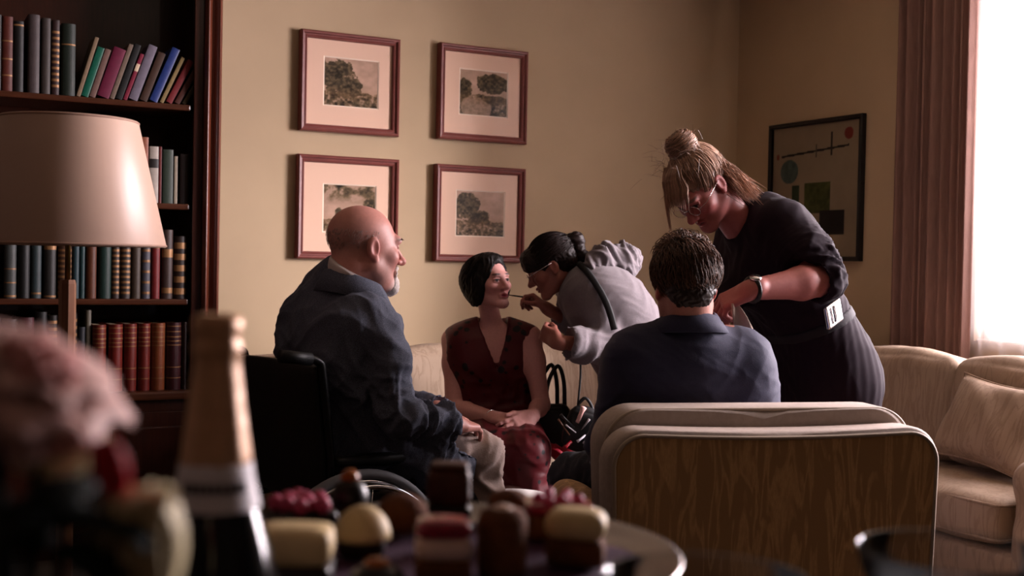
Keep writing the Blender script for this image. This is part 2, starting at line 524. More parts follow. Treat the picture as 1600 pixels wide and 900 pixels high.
add_box(bm, (0, 0, 0.035), (0.08, wy - 0.14, 0.07), 0.006); add_box(bm, (0, 0, wz - 0.035), (0.08, wy - 0.14, 0.07), 0.006)
bmobj('window_frame', bm, M_WHITE, win)
for k in (-1, 1):
    boxobj('mullion', (0, k * wy / 6, wz / 2), (0.06, 0.06, wz - 0.14), M_WHITE, win)
for k in (-1, 0, 1):
    boxobj('pane', (0, k * (wy / 3) * 0.985, wz / 2), (0.006, wy / 3 - 0.075, wz - 0.142), M_PANE, win, bev=0)
boxobj('window_sill', (-0.02, 0, 0.004), (0.13, wy - 0.005, 0.008), M_WHITE, win)
win_parts = None

# curtains and sheer
def drape(name, y0, y1, x, z0, z1, folds, amp, m, label, cat, group=None, seed=0, flare=0.0, thick=0.004):
    rs = np.random.default_rng(seed)
    ny, nz = folds * 12, 26
    V = []; F = []
    ph = rs.uniform(0, 6.28, 4)
    for j in range(nz + 1):
        t = j / nz
        for i in range(ny + 1):
            s = i / ny
            wob = 0.35 * math.sin(2 * math.pi * s * 2.3 + ph[0]) + 0.25 * math.sin(2 * math.pi * s * 4.1 + ph[1] + t)
            a = 2 * math.pi * (folds * s + wob * 0.5)
            dx = amp * (math.sin(a) + 0.3 * math.sin(2 * a + ph[2])) * (0.8 + 0.2 * math.sin(3 * t + ph[3]))
            y = y0 + (y1 - y0) * s + 0.25 * amp * math.cos(a) + flare * (1 - t) * (1 if y1 > y0 else -1) * s
            V.append((x + dx, y, z0 + (z1 - z0) * t))
    for j in range(nz):
        for i in range(ny):
            F.append((j * (ny + 1) + i, j * (ny + 1) + i + 1, (j + 1) * (ny + 1) + i + 1, (j + 1) * (ny + 1) + i))
    o = pymesh(name, np.array(V) - np.array((x, (y0 + y1) / 2, z0)), F, m, None, (x, (y0 + y1) / 2, z0))
    if thick:
        md = o.modifiers.new('thickness', 'SOLIDIFY'); md.thickness = thick
    return tag(o, label, cat, group)
M_CURT = mat('curtain_cloth', '#947268', rough=0.8, noise=0.2, nscale=90, stretch=(1, 1, 0.15), bump=0.3, bscale=500)
def add_translucency(m, col, fac):
    N = m.node_tree.nodes; L = m.node_tree.links; out = N['Material Output']; b = N['Principled BSDF']
    t = N.new('ShaderNodeBsdfTranslucent'); t.inputs[0].default_value = lin(col); mx = N.new('ShaderNodeMixShader'); mx.inputs[0].default_value = fac
    L.new(b.outputs[0], mx.inputs[1]); L.new(t.outputs[0], mx.inputs[2]); L.new(mx.outputs[0], out.inputs[0])
add_translucency(M_CURT, '#8a5a50', 0.22)
def sheer_mat():
    m = bpy.data.materials.new('sheer_net'); m.use_nodes = True; N = m.node_tree.nodes; L = m.node_tree.links
    N.remove(N['Principled BSDF']); out = N['Material Output']
    t = N.new('ShaderNodeBsdfTransparent'); t.inputs[0].default_value = (1, 0.98, 0.97, 1)
    tl = N.new('ShaderNodeBsdfTranslucent'); tl.inputs[0].default_value = (0.93, 0.86, 0.84, 1)
    df = N.new('ShaderNodeBsdfDiffuse'); df.inputs[0].default_value = (0.9, 0.84, 0.82, 1)
    a = N.new('ShaderNodeMixShader'); a.inputs[0].default_value = 0.25
    L.new(tl.outputs[0], a.inputs[1]); L.new(df.outputs[0], a.inputs[2])
    b = N.new('ShaderNodeMixShader'); b.inputs[0].default_value = 0.26
    L.new(t.outputs[0], b.inputs[1]); L.new(a.outputs[0], b.inputs[2]); L.new(b.outputs[0], out.inputs[0])
    return m
M_SHEER = sheer_mat()
c0 = at_x(1392, 300, W_WALL - 0.11)[1]; c1 = at_x(1518, 300, W_WALL - 0.11)[1]
drape('curtain', c0, c1, W_WALL - 0.11, 0.03, 2.66, 9, 0.026, M_CURT, 'plum brown floor-length curtain drawn to the side next to the abstract print', 'curtain', seed=3)
drape('curtain', 1.05, 1.5, W_WALL - 0.11, 0.03, 2.66, 8, 0.028, M_CURT, 'plum brown floor-length curtain drawn to the end of the window away from the prints', 'curtain', seed=5)
drape('sheer_curtain', c1 + 0.12, 1.4, W_WALL - 0.045, 0.05, 2.66, 26, 0.012, M_SHEER, 'white sheer net curtain glowing with daylight over the window', 'curtain', seed=8, thick=0)
rail = pymesh('curtain_rail', *tube([(W_WALL - 0.1, 0.95, 2.69), (W_WALL - 0.1, 4.3, 2.69)], 0.016, 12), mat('rail_brass', '#7a6238', rough=0.35, metal=0.9))
tag(rail, 'straight brass curtain rail above the window', 'curtain rail')

# ------------------------------------------------------------------ framed pictures
def profile_frame(w, h, prof):
    """mitred frame in the xz plane centred on the origin; prof: list of (distance inwards from the outer edge, height off the wall)"""
    V = []; F = []
    n = len(prof)
    for k, (sx, sz) in enumerate(((-1, -1), (1, -1), (1, 1), (-1, 1))):
        for (i, hh) in prof: V.append((sx * (w / 2 - i), -hh, sz * (h / 2 - i)))
    for k in range(4):
        k2 = (k + 1) % 4
        for j in range(n):
            j2 = (j + 1) % n
            F.append((k * n + j, k * n + j2, k2 * n + j2, k2 * n + j))
    return V, F
def painted(name, w, h, nx, ny, fn, parent, loc, m):
    V = []; F = []
    gx = np.linspace(-w / 2, w / 2, nx + 1); gz = np.linspace(-h / 2, h / 2, ny + 1)
    A, B = np.meshgrid(gx, gz, indexing='ij')
    V = np.stack([A.ravel(), np.zeros(A.size), B.ravel()], 1)
    for i in range(nx):
        for j in range(ny):
            a = i * (ny + 1) + j
            F.append((a, a + ny + 1, a + ny + 2, a + 1))
    o = pymesh(name, V, F, m, parent, loc, smooth=False)
    u = (A.ravel() / w + 0.5); v = (B.ravel() / h + 0.5)
    set_cols(o, fn(u, v))
    return o
def vnoise(u, v, s, seed):
    rs = np.random.default_rng(seed); g = rs.uniform(0, 1, (int(s) + 3, int(s) + 3))
    x = u * s; y = v * s; i = np.floor(x).astype(int); j = np.floor(y).astype(int); fx = x - i; fy = y - j
    fx = fx * fx * (3 - 2 * fx); fy = fy * fy * (3 - 2 * fy)
    return (g[i, j] * (1 - fx) * (1 - fy) + g[i + 1, j] * fx * (1 - fy) + g[i, j + 1] * (1 - fx) * fy + g[i + 1, j + 1] * fx * fy)
def fbm(u, v, s, seed, o=4):
    t = 0; a = 0.5; n = 0
    for k in range(o): t = t + a * vnoise(u, v, s * 2 ** k, seed + k); n += a; a *= 0.55
    return t / n
SKY = np.array(lin('#cda793')[:3]); INK = np.array(lin('#14100b')[:3]); MID = np.array(lin('#66553d')[:3]); OCH = np.array(lin('#8f6a45')[:3])
def landscape(trees, horizon, seed, pond=False, cloud=0.0):
    def fn(u, v):
        f = fbm(u, v, 7, seed); g = fbm(u, v, 22, seed + 9)
        sky = 0.78 + 0.3 * (f - 0.5) - cloud * np.clip((v - 0.55) * 2.4, 0, 1) * np.clip(f * 3.0 - 1.0, 0, 1)
        ground = 0.32 + 1.5 * (g - 0.48) + 0.4 * (f - 0.5)
        hz = horizon + 0.10 * (fbm(u, v * 0, 5, seed + 3) - 0.5)
        t = np.where(v < hz, ground, sky)
        if pond: t = np.where((v < hz - 0.08) & (np.abs(u - 0.35) < 0.33 - 0.3 * np.abs(v - 0.16)), 0.6 + 0.3 * (g - 0.5), t)
        for (cx, cy, rx, ry) in trees:
            e = ((u - cx) / rx) ** 2 + ((v - cy) / ry) ** 2 + 1.1 * (fbm(u, v, 13, seed + 20) - 0.5)
            t = np.where(e < 1, 0.04 + 1.0 * np.clip(g - 0.40, 0, 1) + 0.16 * np.clip(e, 0, 1), t)
        t = np.clip(t, 0, 1)[:, None]
        c = np.where(t < 0.45, INK + (MID - INK) * t / 0.45, MID + (SKY - MID) * (t - 0.45) / 0.55)
        warm = np.clip(1 - np.abs(v - horizon * 0.8) * 5, 0, 1)[:, None] * 0.35
        return c * (1 - warm) + warm * OCH * (0.4 + 0.6 * t)
    return fn
M_FRAME = mat('mahogany_frame', '#7a413b', rough=0.42, noise=0.2, nscale=25)
M_MAT = mat('cream_mount', '#ddb9a2', rough=0.9)
M_MATEDGE = mat('mount_bevel', '#ead4c0', rough=0.8)
M_PRINT = mat('print_ink', vcol=True, rough=0.9)
def picture(corners, pr, fn, label):
    (lx, ly0, ly1), (rx, ry0, ry1) = corners
    yw = D_WALL - 0.003
    a = at_y(lx, (ly0 + ly1) / 2, yw); b = at_y(rx, (ry0 + ry1) / 2, yw)
    zt = (at_y(lx, ly0, yw)[2] + at_y(rx, ry0, yw)[2]) / 2; zb = (at_y(lx, ly1, yw)[2] + at_y(rx, ry1, yw)[2]) / 2
    w = b[0] - a[0]; h = zt - zb
    e = empty('framed_print', ((a[0] + b[0]) / 2, yw, zb), label, 'picture', 'four engravings in mahogany frames')
    fr = profile_frame(w, h, [(0, 0), (0, 0.036), (0.006, 0.042), (0.013, 0.040), (0.016, 0.031), (0.021, 0.030), (0.026, 0.033), (0.031, 0.030), (0.034, 0.020), (0.034, 0.0)])
    c = (0, 0, h / 2)
    pymesh('frame', *fr, M_FRAME, e, c, smooth=False)
    u0, u1, v0, v1 = pr                              # opening as fractions of the frame, v from the top
    wi, hi = w - 0.066, h - 0.066
    ox0, ox1 = -w / 2 + u0 * w, -w / 2 + u1 * w; oz1, oz0 = h / 2 - v0 * h, h / 2 - v1 * h
    yy = -0.016
    X = [-wi / 2, ox0, ox1, wi / 2]; Z = [-hi / 2, oz0, oz1, hi / 2]
    V = [(x, yy, z) for x in X for z in Z]; F = []
    for i in range(3):
        for j in range(3):
            if (i, j) != (1, 1): F.append((i * 4 + j, (i + 1) * 4 + j, (i + 1) * 4 + j + 1, i * 4 + j + 1))
    pymesh('mount', V, F, M_MAT, e, c, smooth=False)
    cx, cz = (ox0 + ox1) / 2, (oz0 + oz1) / 2
    bev = profile_frame(ox1 - ox0, oz1 - oz0, [(0.0, 0.0165), (0.006, 0.0125), (0.006, 0.0115), (0, 0.0115)])
    pymesh('mount_bevel', *bev, M_MATEDGE, e, (cx, 0, h / 2 + cz), smooth=False)
    painted('engraving', ox1 - ox0 - 0.011, oz1 - oz0 - 0.011, 84, 72, fn, e, (cx, -0.012, h / 2 + cz), M_PRINT)
    boxobj('glass', (0, -0.0205, 0), (w - 0.066, 0.002, h - 0.066), M_PICGLASS, e, bev=0, loc=c)
    boxobj('backing_board', (0, -0.0015, 0), (w - 0.07, 0.003, h - 0.07), M_FRAME, e, bev=0, loc=c)
picture(((466, 47, 205), (620, 63, 214)), (0.235, 0.80, 0.235, 0.735), landscape([(0.25, 0.62, 0.33, 0.36), (0.45, 0.42, 0.25, 0.22)], 0.30, 3),
        'framed engraving with a big dark tree mass, hung above the print of scattered clouds')
picture(((682, 66, 217), (819, 84, 227)), (0.235, 0.795, 0.235, 0.73), landscape([(0.68, 0.72, 0.36, 0.22), (0.1, 0.6, 0.16, 0.2), (0.75, 0.36, 0.28, 0.10)], 0.45, 31, pond=True),
        'framed engraving with small figures by a pale pond and spreading trees')
picture(((461, 240, 402), (618, 251, 408)), (0.255, 0.79, 0.265, 0.745), landscape([(0.3, 0.38, 0.09, 0.14), (0.92, 0.55, 0.16, 0.2)], 0.27, 57, cloud=1.0),
        'framed engraving with a wide cloudy sky, partly hidden behind the bald man')
picture(((676, 256, 407), (815, 265, 411)), (0.235, 0.79, 0.25, 0.74), landscape([(0.22, 0.66, 0.27, 0.3), (0.45, 0.42, 0.26, 0.16)], 0.34, 83),
        'framed engraving with a dark tree leaning over a slope, above the woman in red')
# abstract print on the right wall
def abstract(u, v):
    n = fbm(u, v, 9, 5); c = np.tile(np.array(lin('#8d7d66')[:3]), (len(u), 1)) * (0.9 + 0.2 * n)[:, None]
    def put(mask, hexc, tex=0.0):
        nonlocal c
        col = np.array(lin(hexc)[:3]) * (1 + tex * (fbm(u, v, 24, 8)[:, None] - 0.5) * 2)
        c = np.where(mask[:, None], col, c)
    put(((u - 0.20) / 0.105) ** 2 + ((v - 0.655) / 0.092) ** 2 < 1, '#4b5a52', 0.5)
    put(((u - 0.865) / 0.048) ** 2 + ((v - 0.905) / 0.045) ** 2 < 1, '#7a2b22', 0.3)
    put((u > 0.10) & (u < 0.87) & (np.abs(v - (0.775 + 0.055 * (u - 0.1))) < 0.0085), '#231d19')
    put((np.abs(u - 0.68) < 0.012) & (v > 0.755) & (v < 0.93), '#2a2320')
    put((np.abs(u - 0.51) < 0.007) & (v > 0.745) & (v < 0.85), '#4d4338')
    put(((u - 0.06) / 0.02) ** 2 + ((v - 0.775) / 0.02) ** 2 < 1, '#7a3a2c')
    put((u > 0.235) & (u < 0.325) & (v > 0.36) & (v < 0.55), '#33402a', 0.3)
    put((u > 0.385) & (u < 0.68) & (v > 0.325) & (v < 0.56), '#454a22', 0.8)
    put((u > 0.565) & (u < 0.84) & (v > 0.165) & (v < 0.345), '#160f12')
    return c
xw = W_WALL - 0.003
a = at_x(1205, 300, xw); b = at_x(1351, 300, xw)
zt = (at_x(1205, 197, xw)[2] + at_x(1352, 178, xw)[2]) / 2; zb = (at_x(1205, 408, xw)[2] + at_x(1350, 407, xw)[2]) / 2
aw, ah = a[1] - b[1], zt - zb
ep = empty('framed_print', (xw, (a[1] + b[1]) / 2, zb), 'abstract print of circles, bars and squares in a thin black frame', 'picture')
ep.rotation_euler = (0, 0, -math.pi / 2)
fr = profile_frame(aw, ah, [(0, 0), (0, 0.026), (0.004, 0.03), (0.018, 0.03), (0.022, 0.026), (0.022, 0.0)])
M_BLK = mat('black_lacquer', '#0c0a0b', rough=0.35)
pymesh('frame', *fr, M_BLK, ep, (0, 0, ah / 2), smooth=False)
painted('print', aw - 0.04, ah - 0.04, 150, 160, abstract, ep, (0, -0.008, ah / 2), M_PRINT)
boxobj('backing_board', (0, -0.003, 0), (aw - 0.044, 0.006, ah - 0.044), M_BLK, ep, bev=0, loc=(0, 0, ah / 2))
boxobj('glass', (0, -0.02, 0), (aw - 0.042, 0.002, ah - 0.042), M_PICGLASS, ep, bev=0, loc=(0, 0, ah / 2))

# ------------------------------------------------------------------ bookcase
YB = D_WALL - 0.37                                     # front plane of the bookcase
M_WOOD = mat('mahogany', '#38180e', rough=0.28, noise=0.45, nscale=14, stretch=(6, 6, 0.6), coat=0.25, bump=0.05)
M_WOODL = mat('mahogany_shelf', '#4a2411', rough=0.35, noise=0.35, nscale=14, stretch=(0.6, 6, 6), coat=0.2)
xr = at_y(343, 300, YB)[0]; xpost = at_y(316, 300, YB)[0]; xin = at_y(301, 300, YB)[0]; xl = -0.55
bk = empty('bookcase', ((xl + xr) / 2, (YB + D_WALL) / 2, 0), 'dark mahogany bookcase with open shelves over a cupboard base', 'bookcase')
bo = np.array(bk.location)
def bpart(name, c, s, m, bev=0.003): return boxobj(name, np.array(c) - bo, s, m, bk, bev)
SHELF_Z = [at_y(150, y, YB)[2] for y in (613, 467, 313, 152)]        # top faces of the shelf boards
ZTOP = 2.42
bpart('back_panel', ((xl + xr) / 2, D_WALL - 0.012, ZTOP / 2), (xr - xl - 0.02, 0.018, ZTOP), M_WOOD)
bpart('side_panel', (xr - 0.018, (YB + D_WALL) / 2, ZTOP / 2), (0.034, 0.365, ZTOP), M_WOOD)
bpart('side_panel', (xl + 0.018, (YB + D_WALL) / 2, ZTOP / 2), (0.034, 0.365, ZTOP), M_WOOD)
bpart('stile', ((xin + xpost) / 2, YB + 0.008, ZTOP / 2), (xpost - xin, 0.016, ZTOP), M_WOOD)
# moulded pilaster: a profile along x extruded upwards
def pilaster(x0, x1, z0, z1):
    n = 28; prof = []
    for i in range(n + 1):
        t = i / n
        y = 0.012 + 0.018 * (math.sin(math.pi * min(t / 0.36, 1.0)) if t < 0.36 else 0) - 0.010 * (math.sin(math.pi * (t - 0.36) / 0.3) if 0.36 <= t < 0.66 else 0) + 0.016 * (math.sin(math.pi * (t - 0.66) / 0.34) if t >= 0.66 else 0)
        prof.append((x0 + (x1 - x0) * t, YB - y))
    V = [(x, y, z) for z in (z0, z1) for (x, y) in prof]; m = n + 1
    V += [(x1, YB + 0.001, z0), (x0, YB + 0.001, z0), (x1, YB + 0.001, z1), (x0, YB + 0.001, z1)]
    F = [(i, i + 1, m + i + 1, m + i) for i in range(n)]
    F += [(n, 2 * m, 2 * m + 2, m + n), (2 * m + 1, 0, m, 2 * m + 3)]
    F += [tuple(range(n, -1, -1)) + (2 * m + 1, 2 * m), tuple(m + i for i in range(n + 1)) + (2 * m + 2, 2 * m + 3)]
    return np.array(V) - bo, F
pymesh('pilaster', *pilaster(xpost, xr, 0.0, ZTOP), mat('mahogany_post', '#6a3524', rough=0.3, noise=0.3, nscale=12, stretch=(6, 6, 0.5), coat=0.3), bk, smooth=False)
for z in SHELF_Z[1:]:
    bpart('shelf', ((xl + xin) / 2, YB + 0.165, z - 0.012), (xin - xl - 0.02, 0.31, 0.024), M_WOODL, 0.006)
bpart('cornice', ((xl + xr) / 2, (YB + D_WALL) / 2 - 0.02, ZTOP + 0.03), (xr - xl + 0.08, 0.40, 0.06), M_WOOD, 0.012)
# cupboard base: a deeper ledge and panelled doors
zl = SHELF_Z[0]
bpart('ledge', ((xl + xr) / 2, (YB + D_WALL) / 2 - 0.02, zl - 0.018), (xr - xl + 0.02, 0.41, 0.036), M_WOODL, 0.010)
bpart('plinth', ((xl + xr) / 2, YB + 0.03, 0.05), (xr - xl - 0.01, 0.03, 0.1), M_WOOD)
bpart('base_rail', ((xl + xr) / 2, YB + 0.012, zl - 0.062), (xr - xl - 0.02, 0.02, 0.05), M_WOOD)
nd = 4; dw = (xr - xl - 0.08) / nd
for k in range(nd):
    x = xl + 0.04 + dw * (k + 0.5); hz = zl - 0.087 - 0.1
    d = boxobj('door', (0, 0, 0), (dw - 0.006, 0.022, hz), M_WOOD, bk, 0.003, loc=np.array((x, YB + 0.012, 0.1 + hz / 2)) - bo)
    boxobj('panel', (0, -0.012, 0), (dw - 0.11, 0.010, hz - 0.12), M_WOOD, d, 0.006)
    kn = pymesh('knob', *lathe([(0.004, 0), (0.005, 0.012), (0.011, 0.018), (0.012, 0.024), (0.008, 0.029), (0.001, 0.030)], 14), mat('aged_brass', '#7c6030', rough=0.35, metal=1.0), d, ((dw / 2 - 0.03) * (1 if k % 2 == 0 else -1), -0.011, 0.05), (math.pi / 2, 0, 0))

# ------------------------------------------------------------------ books
M_PAGES = mat('page_edges', '#b9a384', rough=0.9, noise=0.2, nscale=400, stretch=(1, 1, 0.05))
M_GOLD = mat('gilt', '#8a6440', rough=0.45, metal=0.3)
def book(x0, x1, h, z, depth, color, label, group, lean=0.0, round_=0.35, bands=(), band_mat=None, title=None, rough=0.5, dy=0.0):
    """x0..x1 along the shelf at its foot, spine to the front"""
    t = x1 - x0
    cth = min(0.003, t * 0.16)
    N = 8; bulge = t * round_ * 0.5
    outer = [(-t / 2 + t * i / N, -bulge * math.sin(math.pi * i / N) ** 0.7 if 0 < i < N else 0.0) for i in range(N + 1)]
    inner = [(-t / 2 + cth + (t - 2 * cth) * i / N, cth + (-bulge * math.sin(math.pi * i / N) if 0 < i < N else 0.0)) for i in range(N + 1)]
    ring = [(-t / 2, depth)] + outer + [(t / 2, depth), (t / 2 - cth, depth)] + inner[::-1] + [(-t / 2 + cth, depth)]
    m = len(ring); V = [(x, y, zz) for zz in (0, h) for (x, y) in ring]
    F = [(i, (i + 1) % m, m + (i + 1) % m, m + i) for i in range(m)]
    # caps as quads between outer and inner lines
    o = list(range(0, N + 3)); q = [m - 1] + list(range(m - 2, N + 3, -1)) + [N + 3]
    for i in range(N + 2):
        F.append((o[i], q[i], q[i + 1], o[i + 1])); F.append((m + o[i], m + o[i + 1], m + q[i + 1], m + q[i]))
    e = empty('book', (0, 0, 0), label, 'book', group)
    if lean:
        V = [(x - t / 2, y, zz) for (x, y, zz) in V]
        e.location = (x0 + t / math.cos(lean), YB + 0.03 + dy, z + 0.0005); e.rotation_euler = (0, lean, 0); ox = -t / 2
    else:
        e.location = ((x0 + x1) / 2, YB + 0.03 + dy, z + 0.0005); ox = 0
    color = '#' + ''.join('%02x' % int(int(color[i:i + 2], 16) * 0.80) for i in (1, 3, 5))
    mt = mat('book_' + color.lstrip('#') + ('m' if rough > 0.6 else ''), color, rough=rough, noise=0.25, nscale=45, bump=0.15, bscale=300)
    pymesh('cover', V, F, mt, e, smooth=False)
    boxobj('page_block', (ox, depth / 2 - bulge * 0.2 + 0.001, h / 2), (t - 2 * cth - 0.0004, depth - 0.008 - bulge * 0.1, h - 0.008), M_PAGES, e, bev=0)
    for (b0, b1) in bands:
        pr = [(x * 1.012 + ox, y - 0.0012) for (x, y) in outer]; k = len(pr)
        BV = [(x, y, h * bz) for bz in (b0, b1) for (x, y) in pr]
        BF = [(i, i + 1, k + i + 1, k + i) for i in range(k - 1)]
        pymesh('spine_band', BV, BF, band_mat or M_GOLD, e)
    if title:
        mt2 = mat('book_label_' + title.lstrip('#'), title, rough=0.5)
        pr = [(x * 1.01 + ox, y - 0.0009) for (x, y) in outer]; k = len(pr)
        BV = [(x, y, h * bz) for bz in (0.62, 0.78) for (x, y) in pr]
        pymesh('title_label', BV, [(i, i + 1, k + i + 1, k + i) for i in range(k - 1)], mt2, e)
    return e
def shelf_x(px, py): return at_y(px, py, YB + 0.03)[0]
def px_h(px, dpx): 
    return dpx * float(np.dot(np.array(FWD), at_y(px, 300, YB + 0.03) - np.array(CAMPOS))) / FPX
ZS1, ZS2, ZS3, ZS4 = SHELF_Z[3], SHELF_Z[2], SHELF_Z[1], SHELF_Z[0]
# top shelf, upright
for (p0, p1, hp, c, lab, bn) in [
    (-34, -16, 122, '#241d1a', 'tall black book at the far end of the top shelf row', ()),
    (-15, 1, 118, '#3a3531', 'tall charcoal book standing left of the rust red one', ()),
    (2, 19, 116, '#6b2a1c', 'tall rust red leather book with gilt bands on the top shelf', ((0.2, 0.22), (0.42, 0.44), (0.66, 0.68))),
    (20, 36, 110, '#14110f', 'black book with one pale mark between rust red and grey books', ((0.93, 0.955),)),
    (43, 61, 122, '#5b4d4d', 'tall mauve grey book on the top shelf', ()),
    (64, 78, 118, '#4b413c', 'tall taupe book standing right of the mauve grey one', ()),
    (80, 92, 116, '#3a2020', 'dark book with a speckled gilt spine on the top shelf', tuple((0.1 + 0.08 * i, 0.135 + 0.08 * i) for i in range(10))),
    (95, 117, 112, '#1d2a1f', 'thick bottle green book beside the leaning row', ((0.7, 0.72),))]:
    book(shelf_x(p0, 140), shelf_x(p1, 140), px_h(p0, hp), ZS1, 0.19, c, lab, 'books on the top shelf', bands=bn)
# top shelf, leaning: (foot px, thickness px, height px, degrees, colour, label)
LEAN = [
    (119, 6, 98, 16, '#a58a6c', 'slim cream book leaning first in the top shelf row'),
    (126, 11, 82, 17, '#0d6e56', 'teal green book leaning on the top shelf'),
    (139, 9, 80, 17, '#8d6a5e', 'dusty pink book leaning between teal and magenta books'),
    (150, 19, 82, 18, '#7e0f3e', 'thick magenta book leaning on the top shelf'),
    (171, 7, 92, 18, '#8e7766', 'slim beige book leaning against the magenta one'),
    (180, 10, 92, 18, '#151313', 'black book leaning in the top shelf row'),
    (192, 6, 78, 19, '#96193c', 'slim crimson book with a pale label leaning on the top shelf'),
    (200, 14, 92, 19, '#8a8091', 'lilac grey book leaning taller than its neighbours'),
    (217, 12, 82, 20, '#4d2f1d', 'brown book leaning between lilac grey and blue books'),
    (232, 13, 92, 22, '#2b438f', 'royal blue book leaning on the top shelf'),
    (249, 6, 80, 24, '#a58b58', 'slim sand yellow book leaning beside the blue one'),
    (258, 10, 76, 26, '#8d2026', 'bright red book leaning near the end of the top shelf'),
    (271, 9, 70, 28, '#5e2a1b', 'russet book leaning second from the shelf end'),
    (283, 7, 62, 30, '#4c3f22', 'small olive book leaning last in the top shelf row')]
x = None
for (p0, tp, hp, dg, c, lab) in LEAN:
    an = math.radians(dg); t = px_h(p0, tp) * math.cos(an)
    x0 = shelf_x(p0, 150)
    if x is not None: x0 = max(x0, x + 0.001)
    x = x0 + t / math.cos(an)
    e = book(x0, x0 + t, px_h(p0, hp), ZS1, 0.15, c, lab, 'books on the top shelf', lean=an, round_=0.15, rough=0.65 if c not in ('#2b438f', '#0d6e56') else 0.4, title='#cdb79a' if c == '#96193c' else None)
# second shelf, right of the lamp
for (p0, p1, hp, c, lab, kw) in [
    (203, 216, 102, '#a2543a', 'terracotta paperback on the second shelf, touching the lamp shade outline', {}),
    (218, 231, 102, '#b06344', 'orange paperback standing left of the white one', {}),
    (233, 247, 88, '#d8cabc', 'white paperback with a dark title on the second shelf', dict(title='#241f1d')),
    (248, 252, 88, '#7e2a26', 'thin dark red booklet beside the white paperback', {}),
    (254, 270, 84, '#3d4a3c', 'sage green clothbound book on the second shelf', {}),
    (272, 277, 74, '#c9b8a0', 'thin pale booklet standing right of the sage green book', {}),
    (281, 295, 78, '#22120e', 'dark brown book at the end of the second shelf', {})]:
    book(shelf_x(p0, 300), shelf_x(p1, 300), px_h(p0, hp), ZS2, 0.15, c, lab, 'books on the second shelf', round_=0.2, **kw)
# third shelf
SP = tuple((0.08 + 0.09 * i, 0.12 + 0.09 * i) for i in range(10))
for (p0, p1, hp, c, lab, bn) in [
    (-30, -8, 100, '#231a18', 'black book at the far end of the third shelf', ()),
    (6, 25, 98, '#4f5350', 'slate grey book with two pale bands on the third shelf', ((0.02, 0.05), (0.24, 0.26), (0.46, 0.48))),
    (27, 46, 94, '#121110', 'plain black book between slate grey and steel blue books', ()),
    (48, 64, 92, '#3b4a4d', 'steel blue book with a gilt foot on the third shelf', ((0.07, 0.1),)),
    (68, 87, 93, '#33302e', 'charcoal book with a gilt cap beside the lamp post', ((0.02, 0.05), (0.82, 0.90))),
    (90, 111, 92, '#5a3a2a', 'brown book with a speckled gilt spine rising above the lamp post', SP),
    (113, 123, 92, '#2f4a52', 'narrow petrol blue book on the third shelf', ()),
    (124, 132, 91, '#24484a', 'very narrow teal blue book on the third shelf', ()),
    (134, 150, 92, '#713b20', 'chestnut brown book on the third shelf', ()),
    (153, 173, 92, '#1f3d35', 'dark green book slightly proud on the third shelf', ()),
    (174, 186, 92, '#43302a', 'dark brown book with a beaded gilt spine right of the green one', SP),
    (188, 203, 92, '#3d2f2c', 'umber book with a beaded gilt edge on the third shelf', SP),
    (205, 219, 92, '#57463a', 'plain taupe book left of the silver banded one', ()),
    (221, 234, 92, '#5d5a66', 'violet grey book with silver bands on the third shelf', SP[::2]),
    (236, 249, 92, '#8f2626', 'red book with a worn white cap on the third shelf', ((0.86, 0.98),)),
    (252, 269, 108, '#4d3630', 'tall aubergine leather book near the third shelf end', ((0.08, 0.16), (0.6, 0.72))),
    (271, 290, 98, '#2c1710', 'dark leather book with five gilt squares on its spine', ((0.07, 0.17), (0.26, 0.36), (0.44, 0.54), (0.62, 0.72), (0.8, 0.9)))]:
    book(shelf_x(p0, 465), shelf_x(p1, 465), px_h(p0, hp), ZS3, 0.19, c, lab, 'books on the third shelf', bands=bn, round_=0.5)
# bottom shelf
LB = ((0.17, 0.185), (0.33, 0.345), (0.66, 0.675), (0.72, 0.735), (0.78, 0.80), (0.86, 0.875), (0.94, 0.955))
for (p0, p1, hp, c, lab, bn) in [
    (-30, 0, 122, '#201714', 'thick black book at the far end of the bottom shelf', ()),
    (2, 25, 118, '#2b201d', 'dark brown book behind the pink rose on the bottom shelf', ()),
    (27, 52, 120, '#571a24', 'wine red book behind the pink rose on the bottom shelf', ()),
    (54, 72, 128, '#1b1b1b', 'black book with a pale spine edge, third before the lamp post', ((0.0, 0.98),)),
    (74, 88, 122, '#28221f', 'dark book standing just before the lamp post', SP),
    (104, 119, 124, '#352a24', 'umber book standing just after the lamp post', SP),
    (121, 132, 102, '#30323a', 'short slate book between the lamp post and the red leather set', ()),
    (133, 141, 128, '#8a8272', 'thin pale grey book ending before the red leather set', ())]:
    book(shelf_x(p0, 610), shelf_x(p1, 610), px_h(p0, hp), ZS4, 0.18, c, lab, 'books on the bottom shelf', bands=bn if c != '#1b1b1b' else (), round_=0.5)
for (p0, p1, hp, c, lab) in [
    (143, 164, 105, '#8a3322', 'red-brown leather volume, first of the gilt set on the bottom shelf'),
    (168, 190, 105, '#8d2a20', 'red leather volume, second of the gilt set on the bottom shelf'),
    (192, 212, 105, '#8b2c22', 'red leather volume, third of the gilt set on the bottom shelf'),
    (214, 233, 105, '#882a20', 'red leather volume, fourth of the gilt set on the bottom shelf'),
    (235, 256, 105, '#a0532e', 'tan leather volume, fifth of the gilt set on the bottom shelf'),
    (258, 281, 105, '#4a1c22', 'plum leather volume, last of the gilt set on the bottom shelf'),
    (282, 291, 105, '#2a0f0c', 'dark oxblood book after the gilt set on the bottom shelf')]:
    book(shelf_x(p0, 610), shelf_x(p1, 610), px_h(p0, hp), ZS4, 0.18, c, lab, 'leather volumes on the bottom shelf', bands=LB if c != '#2a0f0c' else (), round_=0.75, rough=0.4, dy=-0.01)
